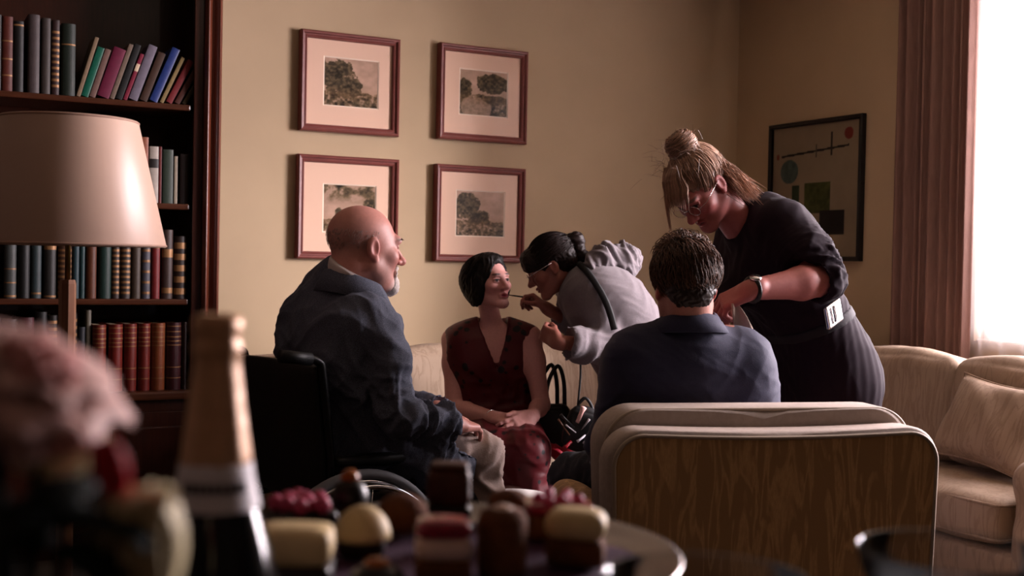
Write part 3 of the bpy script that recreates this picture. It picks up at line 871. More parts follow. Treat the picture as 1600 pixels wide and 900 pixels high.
# ================================================================== furniture
def moire(name, c1, c2, rough=0.75):
    if name in _MATS: return _MATS[name]
    m = mat(name, c1, rough=rough, sheen=0.08); nt = m.node_tree; N = nt.nodes; L = nt.links; b = N['Principled BSDF']
    tc = N.new('ShaderNodeTexCoord'); mp = N.new('ShaderNodeMapping'); mp.inputs['Scale'].default_value = (9.0, 9.0, 1.3)
    L.new(tc.outputs['Object'], mp.inputs[0])
    nz = N.new('ShaderNodeTexNoise'); nz.inputs['Scale'].default_value = 2.6; nz.inputs['Detail'].default_value = 2.5; nz.inputs['Distortion'].default_value = 0.9
    L.new(mp.outputs[0], nz.inputs['Vector'])
    wv = N.new('ShaderNodeMath'); wv.operation = 'MULTIPLY'; wv.inputs[1].default_value = 26.0; L.new(nz.outputs['Fac'], wv.inputs[0])
    sn = N.new('ShaderNodeMath'); sn.operation = 'SINE'; L.new(wv.outputs[0], sn.inputs[0])
    mr = N.new('ShaderNodeMapRange'); mr.inputs[1].default_value = -0.2; mr.inputs[2].default_value = 1.0; L.new(sn.outputs[0], mr.inputs[0])
    nf = N.new('ShaderNodeTexNoise'); nf.inputs['Scale'].default_value = 60; L.new(mp.outputs[0], nf.inputs['Vector'])
    ml = N.new('ShaderNodeMath'); ml.operation = 'MULTIPLY'; L.new(mr.outputs[0], ml.inputs[0]); L.new(nf.outputs['Fac'], ml.inputs[1])
    mx = N.new('ShaderNodeMix'); mx.data_type = 'RGBA'; mx.inputs[6].default_value = lin(c1); mx.inputs[7].default_value = lin(c2)
    L.new(ml.outputs[0], mx.inputs[0]); L.new(mx.outputs[2], b.inputs['Base Color'])
    bp = N.new('ShaderNodeBump'); bp.inputs['Strength'].default_value = 0.12; bp.inputs['Distance'].default_value = 0.003
    L.new(nf.outputs['Fac'], bp.inputs['Height']); L.new(bp.outputs[0], b.inputs['Normal'])
    return m
M_SOFA = moire('moire_sofa', '#9a8470', '#7c6653')
M_CHAIR = moire('moire_armchair', '#9f7c54', '#d8af7a')
M_PIPE = mat('piping_cord', '#a0907f', rough=0.6)
M_DKLEG = mat('dark_leg', '#1d120c', rough=0.4)

def cushion_piping(sx, sy, z, r=0.05, cr=0.006, n=6):
    pts = []
    for (cx, cy, a0) in ((1, 1, 0), (-1, 1, 90), (-1, -1, 180), (1, -1, 270)):
        for k in range(n + 1):
            a = math.radians(a0 + 90 * k / n)
            pts.append((cx * (sx / 2 - r) + r * math.cos(a), cy * (sy / 2 - r) + r * math.sin(a), z))
    return piping_path(pts, cr)
def sofa(length, depth, seats, arm_w, zseat, zback, loc, rz, label, arms=(True, True), seed=0):
    """local frame: x along the sofa, front at y=0, back at y=depth"""
    e = empty('sofa', loc, label, 'sofa'); e.rotation_euler = (0, 0, rz)
    L2 = length / 2
    def cu(name, c, s, r, puff, sd, rot=(0, 0, 0), n=14, pipe=False):
        o = pymesh(name, *cushion_mesh(*s, r=r, puff=puff, seed=sd, n=n), M_SOFA, e, c, rot)
        if pipe:
            for q in (-1, 1): pymesh('piping', *cushion_piping(s[0] + 0.004, s[1] + 0.004, q * (s[2] / 2 - r * 0.55), r * 0.9, 0.005), M_SOFA, o)
        return o
    cu('base', (0, depth / 2, 0.175), (length, depth - 0.02, 0.20), 0.02, 0.0, seed + 1, n=8)
    cu('back_frame', (0, depth - 0.10, zback / 2 + 0.09), (length, 0.19, zback - 0.20), 0.06, 0.0, seed + 2)
    for s in (-1, 1):
        if arms[0 if s < 0 else 1]:
            cu('arm', (s * (L2 - arm_w / 2), depth / 2 - 0.02, 0.355), (arm_w, depth - 0.06, 0.48), 0.085, 0.01, seed + 3 + s)
    i0 = -L2 + (arm_w if arms[0] else 0); i1 = L2 - (arm_w if arms[1] else 0); cw = (i1 - i0) / seats
    for k in range(seats):
        x = i0 + cw * (k + 0.5)
        cu('seat_cushion', (x, (depth - 0.2) / 2 - 0.01, zseat - 0.085), (cw - 0.008, depth - 0.22, 0.16), 0.04, 0.018, seed + 10 + k, pipe=True)
        cu('back_cushion', (x, depth - 0.285, zseat + (zback - zseat) / 2 + 0.005), (cw - 0.004, 0.20, zback - zseat + 0.01), 0.05, 0.03, seed + 20 + k, rot=(-0.14, 0, 0), pipe=False)
    for sx in (-1, 1):
        for sy in (0.08, depth - 0.08):
            pymesh('foot', *lathe([(0.022, 0.0), (0.03, 0.075)], 12), M_DKLEG, e, (sx * (L2 - 0.08), sy, 0))
    return e
sofa(1.93, 0.90, 3, 0.18, 0.43, 0.785, (2.285, 4.34, 0), 0.0, 'beige moire sofa against the wall of engravings', seed=3)
sofa(2.27, 0.80, 3, 0.22, 0.455, 0.845, (3.27, 3.615, 0), -math.pi / 2, 'beige moire sofa under the window with scatter cushions', seed=33)

# scatter cushions on the window sofa
M_CUSH = moire('moire_cushion', '#9c8570', '#7d6652')
def pillow(w, h, t, loc, rot, m, label, seed):
    e = pymesh('scatter_cushion', *pillow_mesh(w, h, t, seed=seed), m, None, loc, rot)
    n = 18; g = [(-1 + 2 * i / n) for i in range(n + 1)]; pts = []
    cor = 0.12
    for a in g: pts.append((a * w / 2, 0, -h / 2 * (1 - cor * (1 - a * a))))
    for b in g[1:]: pts.append((w / 2 * (1 - cor * (1 - b * b)), 0, b * h / 2))
    for a in g[::-1][1:]: pts.append((a * w / 2, 0, h / 2 * (1 - cor * (1 - a * a))))
    for b in g[::-1][1:-1]: pts.append((-w / 2 * (1 - cor * (1 - b * b)), 0, b * h / 2))
    pymesh('piping', *piping_path(pts, 0.005), m, e)
    return tag(e, label, 'cushion', 'scatter cushions on the window sofa')
pillow(0.48, 0.34, 0.15, (3.60, 3.02, 0.645), (math.radians(-26), 0.06, math.radians(-97)), M_CUSH, 'large plain beige scatter cushion leaning beside the sofa arm', 4)
M_PATT = mat('patterned_cushion', '#a98862', rough=0.8, color2='#7c5a3e', nscale=38, bump=0.2)
pillow(0.30, 0.30, 0.13, (3.60, 3.97, 0.60), (math.radians(-22), 0.05, math.radians(-80)), M_PATT, 'small patterned scatter cushion behind the woman in the ribbed dress', 9)

# ------------------------------------------------------------------ armchair seen from behind
CH_FACE = math.radians(28 - 12)                         # azimuth the chair faces
_cb = P(1217, 760, 2.97)
ch = empty('armchair', (_cb[0], _cb[1], 0), 'beige moire armchair with rounded back, turned away, seating the man in navy', 'armchair')
ch.rotation_euler = (0, 0, -CH_FACE)
def rounded_panel(w_top, w_bot, h0, h1, r, n=10, sag=0.0):
    pts = []
    pts.append((-w_bot / 2, h0))
    for k in range(n + 1):
        a = math.pi - (math.pi / 2) * k / n
        pts.append((-w_top / 2 + r + r * math.cos(a), h1 - r + r * math.sin(a)))
    for k in range(1, 8):
        s = k / 8; pts.append((-w_top / 2 + r + (w_top - 2 * r) * s, h1 - sag * math.sin(math.pi * s)))
    for k in range(n + 1):
        a = math.pi / 2 - (math.pi / 2) * k / n
        pts.append((w_top / 2 - r + r * math.cos(a), h1 - r + r * math.sin(a)))
    pts.append((w_bot / 2, h0))
    return pts
def slab(pts, y0, y1, bev=0.012):
    """closed outline in xz extruded from y0 to y1 with a soft edge on both sides"""
    n = len(pts); c = np.mean(np.array(pts), 0)
    rings = []
    for (y, ins) in ((y0, bev), (y0 + bev * 0.35, bev * 0.35), (y0 + bev, 0), (y1 - bev, 0), (y1 - bev * 0.35, bev * 0.35), (y1, bev)):
        q = []
        for i, p in enumerate(pts):
            d = np.array(p) - c; d = d / np.linalg.norm(d)
            q.append((p[0] - d[0] * ins, y, p[1] - d[1] * ins))
        rings.append(q)
    V = [p for r_ in rings for p in r_]; F = []
    for j in range(len(rings) - 1):
        for i in range(n):
            i2 = (i + 1) % n; F.append((j * n + i, j * n + i2, (j + 1) * n + i2, (j + 1) * n + i))
    F.append(tuple(range(n - 1, -1, -1))); F.append(tuple((len(rings) - 1) * n + i for i in range(n)))
    return V, F
PW_T, PW_B, PH = 0.885, 0.850, 0.802
out = rounded_panel(PW_T, PW_B, 0.12, PH, 0.085, sag=0.008)
M_CHBAND = mat('armchair_band', '#a6968b', rough=0.7, noise=0.15, nscale=60, bump=0.2, bscale=120)
pymesh('back_shell', *slab(out, 0.0, 0.095, 0.016), M_CHBAND, ch, smooth=True)
inn = rounded_panel(PW_T - 0.035, PW_B - 0.035, 0.135, PH - 0.018, 0.072, sag=0.009)
pymesh('rear_panel', *slab(inn, -0.006, 0.01, 0.004), M_CHAIR, ch, smooth=False)
pp = [(x, -0.004, z) for (x, z) in rounded_panel(PW_T - 0.028, PW_B - 0.028, 0.132, PH - 0.0145, 0.075, sag=0.009)]
pymesh('rear_piping', *tube(pp, 0.0055, 6), M_PIPE, ch)
cushp = rounded_panel(PW_T - 0.035, PW_B - 0.03, 0.44, PH + 0.038, 0.10, sag=0.0)
bc = pymesh('back_cushion', *slab(cushp, 0.10, 0.25, 0.028), M_CHBAND, ch, smooth=True)
for o_ in (bc, ch.children[0]):
    for p_ in o_.data.polygons:
        if len(p_.vertices) > 4: p_.use_smooth = False
pc = [(x, 0.112, z) for (x, z) in rounded_panel(PW_T - 0.05, PW_B - 0.05, 0.45, PH + 0.0335, 0.097, sag=0.0)]
pymesh('piping', *tube(pc, 0.005, 6), M_PIPE, bc)
pymesh('seat_cushion', *cushion_mesh(0.56, 0.54, 0.16, r=0.04, puff=0.02, seed=5), M_CHAIR, ch, (0, 0.52, 0.36))
pymesh('base', *cushion_mesh(0.74, 0.76, 0.17, r=0.02, puff=0, n=8), M_CHAIR, ch, (0, 0.44, 0.20))
for s in (-1, 1):
    pymesh('arm', *cushion_mesh(0.13, 0.66, 0.40, r=0.062, puff=0.008, seed=7), M_CHAIR, ch, (s * 0.345, 0.475, 0.34))
    for y in (0.08, 0.78):
        pymesh('foot', *lathe([(0.018, 0), (0.028, 0.12)], 12), M_DKLEG, ch, (s * 0.31, y, 0))

# ------------------------------------------------------------------ floor lamp
_lp = P(106, 400, 3.02); LX, LY = _lp[0], _lp[1]
lamp = empty('floor_lamp', (LX, LY, 0), 'floor lamp with a big cream cone shade and a wooden post', 'lamp')
M_POST = mat('lamp_wood', '#9c6c52', rough=0.35, noise=0.3, nscale=20, stretch=(4, 4, 0.4))
zb_, zt_ = P(106, 384, 3.02)[2], P(106, 187, 3.02)[2]
rb_, rt_ = 0.2375, 0.166
def shade_mat():
    m = mat('lamp_shade_card', '#cfae9b', rough=0.38, spec=0.5, noise=0.05, nscale=6)
    return m
sv = []
nseg = 72
prof = [(rb_, zb_), (rb_ + 0.0015, zb_ + 0.004), (rt_ + 0.0015, zt_ - 0.004), (rt_, zt_), (rt_ - 0.003, zt_), (rb_ - 0.004, zb_)]
V, F = lathe(prof, nseg, cap=False); m_ = len(prof)
F += [((m_ - 1) * nseg + k, (m_ - 1) * nseg + (k + 1) % nseg, (k + 1) % nseg, k) for k in range(nseg)]
sh = pymesh('shade', V, F, shade_mat(), lamp, smooth=False)
sh.data.polygons.foreach_set('use_smooth', [True] * len(sh.data.polygons))
for q in (0, 1):
    rr = (rb_, rt_)[q] + 0.001; zz = (zb_ + 0.004, zt_ - 0.004)[q]
    pymesh('trim_ring', *tube([(rr * math.cos(2 * math.pi * k / 48), rr * math.sin(2 * math.pi * k / 48), zz) for k in range(49)], 0.0028, 6, cap=False), mat('shade_trim', '#b08d7b', rough=0.6), sh)
ztop = P(106, 437, 3.02)[2]
pymesh('post', *lathe([(0.021, 0.03), (0.021, ztop - 0.01), (0.018, ztop)], 8), M_POST, lamp, smooth=False)
pymesh('stem', *lathe([(0.007, ztop), (0.007, zb_ + 0.10)], 12), mat('aged_brass'), lamp)
pymesh('socket', *lathe([(0.012, zb_ + 0.03), (0.018, zb_ + 0.035), (0.018, zb_ + 0.09), (0.012, zb_ + 0.10)], 16), mat('aged_brass'), lamp)
pymesh('bulb', *lathe([(0.012, zb_ + 0.10), (0.016, zb_ + 0.12), (0.03, zb_ + 0.15), (0.032, zb_ + 0.17), (0.022, zb_ + 0.195), (0.001, zb_ + 0.204)], 16), mat('bulb_glass', '#e9e2d6', rough=0.3), lamp)
for k in range(3):
    a = 2 * math.pi * k / 3
    pymesh('spoke', *tube([(0.012 * math.cos(a), 0.012 * math.sin(a), zb_ + 0.09), ((rb_ - 0.02) * math.cos(a), (rb_ - 0.02) * math.sin(a), zb_ + 0.07)], 0.0025, 6), mat('aged_brass'), lamp)
pymesh('foot_plate', *lathe([(0.15, 0.0), (0.15, 0.014), (0.13, 0.024), (0.04, 0.035), (0.024, 0.06)], 32), M_POST, lamp)

# ------------------------------------------------------------------ wheelchair
WC_F = cdir(0.777, 0.63); WC_FAR = cdir(-0.63, 0.777)
_wt = P(562, 737, 3.36)
WCO = np.array((_wt[0], _wt[1], 0)) + WC_FAR * 0.29
M_TYRE = mat('grey_tyre', '#6c6d72', rough=0.75)
M_CHROME = mat('chrome', '#c9c9cc', rough=0.16, metal=1.0)
M_BLACKTUBE = mat('black_tube', '#121214', rough=0.35, metal=0.3)
M_SLING = mat('black_vinyl', '#0c0c0e', rough=0.5, bump=0.2, bscale=250)
wc = empty('wheelchair', WCO, 'black folding wheelchair with chrome hand rims, carrying the bald man', 'wheelchair')
wc.rotation_euler = (0, 0, math.atan2(WC_F[1], WC_F[0]))            # local x forward, y to the far side (the sitter's left)
def ring(R, r, n=64, c=(0, 0, 0), k=10):
    V = []; F = []
    for i in range(n):
        a = 2 * math.pi * i / n
        for j in range(k):
            b = 2 * math.pi * j / k; rr = R + r * math.cos(b)
            V.append((c[0] + rr * math.cos(a), c[1] + r * math.sin(b), c[2] + rr * math.sin(a)))
    for i in range(n):
        for j in range(k):
            F.append((i * k + j, ((i + 1) % n) * k + j, ((i + 1) % n) * k + (j + 1) % k, i * k + (j + 1) % k))
    return V, F
for s in (-1, 1):
    w = pymesh('drive_wheel', *ring(0.291, 0.0145), M_TYRE, wc, (0, s * 0.29, 0.3055))
    pymesh('rim', *ring(0.268, 0.011), M_CHROME, w)
    pymesh('hand_rim', *ring(0.262, 0.0085, c=(0, s * 0.045, 0)), M_CHROME, w)
    pymesh('hub', *tube([(0, -0.03, 0), (0, 0.03, 0)], 0.028, 16), M_CHROME, w)
    for k in range(18):
        a = 2 * math.pi * k / 18; b = a + (0.5 if k % 2 else -0.5)
        pymesh('spoke', *tube([(0.026 * math.cos(b), 0.02 * (1 if k % 2 else -1), 0.026 * math.sin(b)), (0.262 * math.cos(a), 0, 0.262 * math.sin(a))], 0.0013, 4), M_CHROME, w)
    for k in range(6):
        a = 2 * math.pi * k / 6
        pymesh('rim_bracket', *tube([(0.268 * math.cos(a), 0, 0.268 * math.sin(a)), (0.262 * math.cos(a), s * 0.045, 0.262 * math.sin(a))], 0.004, 6), M_CHROME, w)
    # side frame
    y = s * 0.235
    fr = [tube(bez([(-0.05, y, 0.30), (-0.06, y, 0.60), (-0.09, y, 0.86), (-0.11, y, 0.915), (-0.20, y, 0.93)], 30), 0.0125, 10),
          tube([(-0.06, y, 0.47), (0.42, y, 0.49)], 0.0125, 10), tube([(-0.05, y, 0.25), (0.40, y, 0.22)], 0.0125, 10),
          tube(bez([(0.30, y, 0.215), (0.40, y, 0.30), (0.42, y, 0.49), (0.50, y, 0.36), (0.58, y, 0.12)], 30), 0.0125, 10),
          tube([(-0.05, y, 0.30), (0.0, y, 0.305)], 0.0125, 8)]
    pymesh('side_frame', *join(fr), M_BLACKTUBE, wc)
    pymesh('push_handle', *tube([(-0.13, y, 0.921), (-0.225, y, 0.932)], 0.018, 12), M_SLING, wc)
    pymesh('armrest_pad', *cushion_mesh(0.30, 0.05, 0.035, r=0.014, puff=0.004, n=8), M_SLING, wc, (0.10, s * 0.235, 0.625))
    pymesh('armrest_post', *tube([(0.22, y, 0.48), (0.22, y, 0.61)], 0.010, 8), M_BLACKTUBE, wc)
    pymesh('footplate', *cushion_mesh(0.16, 0.17, 0.014, r=0.006, puff=0, n=6), M_BLACKTUBE, wc, (0.60, s * 0.13, 0.105))
    pymesh('footplate_arm', *tube([(0.58, y, 0.12), (0.585, s * 0.16, 0.108)], 0.010, 8), M_BLACKTUBE, wc)
    ca = pymesh('caster', *ring(0.085, 0.014, 28, k=8), M_TYRE, wc, (0.36, s * 0.235, 0.10))
    pymesh('caster_disc', *tube([(0, -0.008, 0), (0, 0.008, 0)], 0.074, 20), M_BLACKTUBE, ca)
    pymesh('caster_fork', *join([tube([(0, -0.02, 0), (0.0, -0.02, 0.10), (0.02, 0, 0.125)], 0.006, 6), tube([(0, 0.02, 0), (0, 0.02, 0.10), (0.02, 0, 0.125)], 0.006, 6)]), M_BLACKTUBE, ca)
pymesh('seat_sling', *cushion_mesh(0.44, 0.45, 0.03, r=0.012, puff=-0.006, n=10), M_SLING, wc, (0.18, 0, 0.485))
pymesh('back_sling', *cushion_mesh(0.03, 0.46, 0.40, r=0.012, puff=0.004, n=10), M_SLING, wc, (-0.085, 0, 0.70), (0, -0.10, 0))
pymesh('cross_brace', *join([tube([(0.15, -0.23, 0.24), (0.15, 0.23, 0.47)], 0.011, 8), tube([(0.17, 0.23, 0.24), (0.17, -0.23, 0.47)], 0.011, 8)]), M_BLACKTUBE, wc)

# ------------------------------------------------------------------ low table between the sitters
_ct = P(806, 772, 4.12)
M_WTOP = mat('white_table_top', '#dcd6d2', rough=0.35)
ct = empty('coffee_table', (_ct[0], _ct[1], 0), 'low white-topped coffee table before the woman in red', 'table')
pymesh('table_top', *lathe([(0.005, 0.375), (0.115, 0.375), (0.125, 0.38), (0.125, 0.395), (0.115, 0.40), (0.005, 0.40)], 48), M_WTOP, ct)
pymesh('column', *lathe([(0.03, 0.03), (0.022, 0.12), (0.022, 0.375)], 20), M_DKLEG, ct)
pymesh('foot_plate', *lathe([(0.10, 0.0), (0.10, 0.012), (0.03, 0.035)], 32), M_DKLEG, ct)
# ================================================================== people
def on_surface(sd, u, v, d0, d1, off=0.004, n=160):
    """first point along the pixel's ray where the distance field turns negative"""
    ds = np.linspace(d0, d1, n); pts = np.array([P(u, v, d) for d in ds])
    val = np.full(n, 0.5)
    for kind, fn, l, h, k, c in sd.ops:
        e = np.array([float(fn(p[0], p[1], p[2])) for p in pts]); kk = max(k, 1e-4)
        if kind == 'u': hh = np.maximum(kk - np.abs(val - e), 0) / kk; val = np.minimum(val, e) - hh * hh * kk * 0.25
        else:
            if kind == 's': e = -e
            hh = np.maximum(kk - np.abs(val - e), 0) / kk; val = np.maximum(val, e) + hh * hh * kk * 0.25
    i = np.argmax(val < off)
    return pts[i]

class Frame:
    def __init__(s, c, F, U, sc=1.0):
        s.c = np.array(c, float); s.F = unit(F); U = np.array(U, float); s.U = unit(U - s.F * (U @ s.F)); s.X = np.cross(s.U, s.F); s.s = sc
        s.R = np.stack([s.X, s.F, s.U])
    def __call__(s, x, y, z): return s.c + s.s * (x * s.X + y * s.F + z * s.U)
    def loc(s, V): return ((np.asarray(V) - s.c) @ s.R.T) / s.s

def head_sdf(sd, H, neck, nose=1.0, jaw=1.0, neck_r=0.055, lips=1.0, ears=True, brow=1.0):
    s = H.s; R = H.R
    def el(c, r, k=0.02, op='u'): sd.ell(H(*c), np.array(r) * s, R, k * s, op)
    def co(a, b, ra, rb, k=0.015, op='u'): sd.cone(H(*a), H(*b), ra * s, rb * s, k * s, None, op)
    sd.cone(H(0, -0.032, -0.05), neck, neck_r * s, neck_r * 1.12 * s, 0.03)
    el((0, -0.018, 0.034), (0.074, 0.096, 0.082), 0.03)
    el((0, 0.028, -0.03), (0.060 * jaw, 0.062, 0.08), 0.03)
    for q in (-1, 1):
        co((q * 0.050 * jaw, 0.0, -0.052), (q * 0.016, 0.070, -0.098), 0.020, 0.017, 0.025)
        el((q * 0.040, 0.058, -0.022), (0.026, 0.024, 0.022), 0.02)
    el((0, 0.077, -0.099), (0.020, 0.016, 0.016), 0.02)
    co((-0.032, 0.079, 0.024), (0.032, 0.079, 0.024), 0.0125 * brow, 0.0125 * brow, 0.02)
    for q in (-1, 1):
        el((q * 0.031, 0.094, 0.003), (0.017, 0.014, 0.012), 0.014, 's')
        el((q * 0.031, 0.0745, 0.003), (0.0125, 0.0125, 0.0125), 0.004)
        co((q * 0.020, 0.085, 0.0085), (q * 0.043, 0.079, 0.0075), 0.0045, 0.004, 0.004)
        co((q * 0.020, 0.083, -0.004), (q * 0.042, 0.078, -0.003), 0.004, 0.0035, 0.004)
        if ears:
            el((q * 0.077, -0.012, -0.004), (0.008, 0.019, 0.031), 0.006)
            el((q * 0.085, -0.008, -0.002), (0.006, 0.010, 0.018), 0.006, 's')
            el((q * 0.076, -0.004, -0.031), (0.006, 0.009, 0.010), 0.006)
    co((0, 0.086, 0.014), (0, 0.086 + 0.025 * nose, -0.028), 0.008, 0.0105, 0.014)
    el((0, 0.088 + 0.024 * nose, -0.031), (0.0115, 0.012, 0.010), 0.01)
    for q in (-1, 1):
        el((q * 0.012, 0.098, -0.034), (0.008, 0.011, 0.008), 0.008)
        el((q * 0.006, 0.106, -0.041), (0.004, 0.005, 0.004), 0.004, 's')
    co((-0.018, 0.086, -0.0605), (0, 0.0935, -0.058), 0.0045 * lips, 0.0062 * lips, 0.006)
    co((0.018, 0.086, -0.0605), (0, 0.0935, -0.058), 0.0045 * lips, 0.0062 * lips, 0.006)
    co((-0.015, 0.086, -0.068), (0.015, 0.086, -0.068), 0.0062 * lips, 0.0062 * lips, 0.008)
    el((0, 0.090, -0.0705), (0.013, 0.0075 * lips, 0.0062 * lips), 0.006)
    co((-0.021, 0.094, -0.0640), (0.021, 0.094, -0.0640), 0.0022, 0.0022, 0.003, 's')

def paint(V, base, blobs):
    """blobs: (frame, centre, radii, colour, softness, strength)"""
    C = np.tile(np.array(lin(base)[:3]), (len(V), 1))
    for (H, c, r, col, soft, st) in blobs:
        q = (H.loc(V) - np.array(c)) / np.array(r); d = np.sqrt((q * q).sum(1))
        w = (np.clip((1 + soft - d) / (2 * soft + 1e-6), 0, 1) * st)[:, None]
        C = C * (1 - w) + w * np.array(lin(col)[:3])
    return C
def face_blobs(H, lip='#9c3f44', browc='#2a1a14', blush='#c06a5e', iris='#1d130e', blush_w=0.35, brow_w=0.9):
    B = [(H, (0, 0.105, -0.03), (0.022, 0.025, 0.022), blush, 0.6, blush_w)]
    for q in (-1, 1):
        B += [(H, (q * 0.045, 0.07, -0.032), (0.028, 0.03, 0.022), blush, 0.6, blush_w),
              (H, (q * 0.08, -0.008, -0.005), (0.014, 0.022, 0.034), blush, 0.4, blush_w),
              (H, (q * 0.032, 0.083, 0.029), (0.020, 0.02, 0.0052), browc, 0.25, brow_w),
              (H, (q * 0.031, 0.086, 0.0025), (0.0115, 0.008, 0.0042), '#a08a85', 0.25, 0.9),
              (H, (q * 0.031, 0.0875, 0.0028), (0.0066, 0.014, 0.0062), iris, 0.12, 1.0),
              (H, (q * 0.031, 0.089, 0.0075), (0.0150, 0.014, 0.0030), '#1a0d0a', 0.3, 0.95)]
    B += [(H, (0, 0.092, -0.0635), (0.022, 0.016, 0.0110), lip, 0.2, 0.95), (H, (0, 0.094, -0.0642), (0.02, 0.01, 0.0014), '#3c1616', 0.3, 0.8)]
    return B

def hand_sdf(sd, wrist, D, N, side, curls=((20, 30, 20),) * 4, spread=0.05, thumb=(0.55, 0.6, 0.45), sc=1.0, thumb_curl=25):
    """D points along the hand, N is the way the palm faces, side +1 right hand, -1 left hand"""
    D = unit(D); N = unit(np.array(N) - D * (np.array(N) @ D)); T = side * np.cross(D, N)
    w = np.array(wrist, float)
    sd.box(w + D * 0.046 * sc, (0.037 * sc, 0.046 * sc, 0.0125 * sc), np.stack([T, D, N]), 0.011 * sc, 0.015)
    sd.ell(w + D * 0.035 * sc + T * 0.024 * sc + N * 0.008 * sc, np.array((0.016, 0.03, 0.013)) * sc, np.stack([T, D, N]), 0.012)
    sd.cone(w - D * 0.02 * sc, w + D * 0.015 * sc, 0.026 * sc, 0.025 * sc, 0.02, (N, 1.3))
    for i, (off, ln, r) in enumerate(((0.029, 0.074, 0.0088), (0.010, 0.083, 0.009), (-0.010, 0.077, 0.0086), (-0.029, 0.060, 0.0076))):
        p = w + D * (0.086 - 0.004 * abs(i - 1)) * sc + T * off * sc - N * 0.001
        d = unit(D + T * (1.5 - i) * spread); n = N
        ax = np.cross(d, n)
        seg = (0.44, 0.31, 0.25); rr = (1.0, 0.92, 0.84, 0.72)
        a = 0.0
        for k in range(3):
            a += math.radians(curls[i][k])
            dd = d * math.cos(a) + n * math.sin(a)
            q = p + dd * ln * seg[k] * sc
            sd.cone(p, q, r * rr[k] * sc, r * rr[k + 1] * sc, 0.005)
            p = q
    p = w + D * 0.022 * sc + T * 0.028 * sc + N * 0.006 * sc
    d = unit(D * thumb[0] + T * thumb[1] + N * thumb[2])
    q = p + d * 0.042 * sc; sd.cone(p, q, 0.0135 * sc, 0.0105 * sc, 0.010)
    d2 = unit(d * math.cos(math.radians(thumb_curl)) + (D * 0.7 - T * 0.6 + N * 0.2) * math.sin(math.radians(thumb_curl)))
    r_ = q + d2 * 0.034 * sc; sd.cone(q, r_, 0.0105 * sc, 0.0078 * sc, 0.005)

def levels(sd, rows, k=0.06, op='u'):
    """torso rows: (centre, lateral axis, half width, radius) joined upwards"""
    for i in range(len(rows) - 1):
        c0, l0, w0, r0 = rows[i]; c1, l1, w1, r1 = rows[i + 1]
        n = 3
        for j in range(n + (1 if i == len(rows) - 2 else 0)):
            t = j / n; c = lerp(c0, c1, t); l = unit(lerp(l0, l1, t)); w = w0 + (w1 - w0) * t; r = r0 + (r1 - r0) * t
            sd.cone(c - l * w, c + l * w, r, r, k, None, op)

def ribbons(paths, r, n=3):
    V = []; F = []
    for pts in paths:
        m = len(pts); o = len(V)
        for i, p in enumerate(pts):
            t = pts[min(i + 1, m - 1)] - pts[max(i - 1, 0)]; t = t / (np.linalg.norm(t) + 1e-9)
            a = np.array((0.3, 0.5, 0.81)); x = np.cross(t, a); x = x / (np.linalg.norm(x) + 1e-9); y = np.cross(t, x)
            rr = r * (1.0 if i < m * 0.6 else max(0.25, 1 - (i - m * 0.6) / (m * 0.4)))
            for k in range(n):
                an = 2 * math.pi * k / n; V.append(p + (x * math.cos(an) + y * math.sin(an)) * rr)
        for i in range(m - 1):
            for k in range(n):
                k2 = (k + 1) % n; F.append((o + i * n + k, o + i * n + k2, o + (i + 1) * n + k2, o + (i + 1) * n + k))
    return np.array(V), np.array(F)
def scalp_strands(H, rad, cen, region, flow, n, steps=7, length=0.06, lift=0.006, jitter=0.25, seed=0, wave=0.0):
    rs = np.random.default_rng(seed); out = []; rad = np.array(rad); cen = np.array(cen)
    tries = 0
    while len(out) < n and tries < n * 30:
        tries += 1
        d = rs.normal(0, 1, 3); d /= np.linalg.norm(d); p = cen + d * rad
        if not region(p): continue
        L = length * rs.uniform(0.7, 1.25); st = L / steps; pts = [H(*p)]; lf = lift * rs.uniform(0.2, 1.3); jit = rs.normal(0, jitter, 3); ph = rs.uniform(0, 6.28)
        q = p.copy()
        for k in range(1, steps + 1):
            fl = np.array(flow(q), float) + jit + wave * np.array((math.sin(ph + k * 0.9), math.cos(ph + k * 1.1), 0))
            nrm = (q - cen) / rad ** 2; nrm /= np.linalg.norm(nrm)
            fl = fl - nrm * (fl @ nrm); fl /= (np.linalg.norm(fl) + 1e-9)
            q = q + fl * st
            e = np.sqrt((((q - cen) / rad) ** 2).sum()); tgt = 1 + lf / 0.09 * math.sin(min(1.0, k / steps * 1.2) * math.pi * 0.6)
            q = cen + (q - cen) * (tgt / e if e < tgt or e > tgt * 1.03 else 1)
            pts.append(H(*q))
        out.append(pts)
    return out

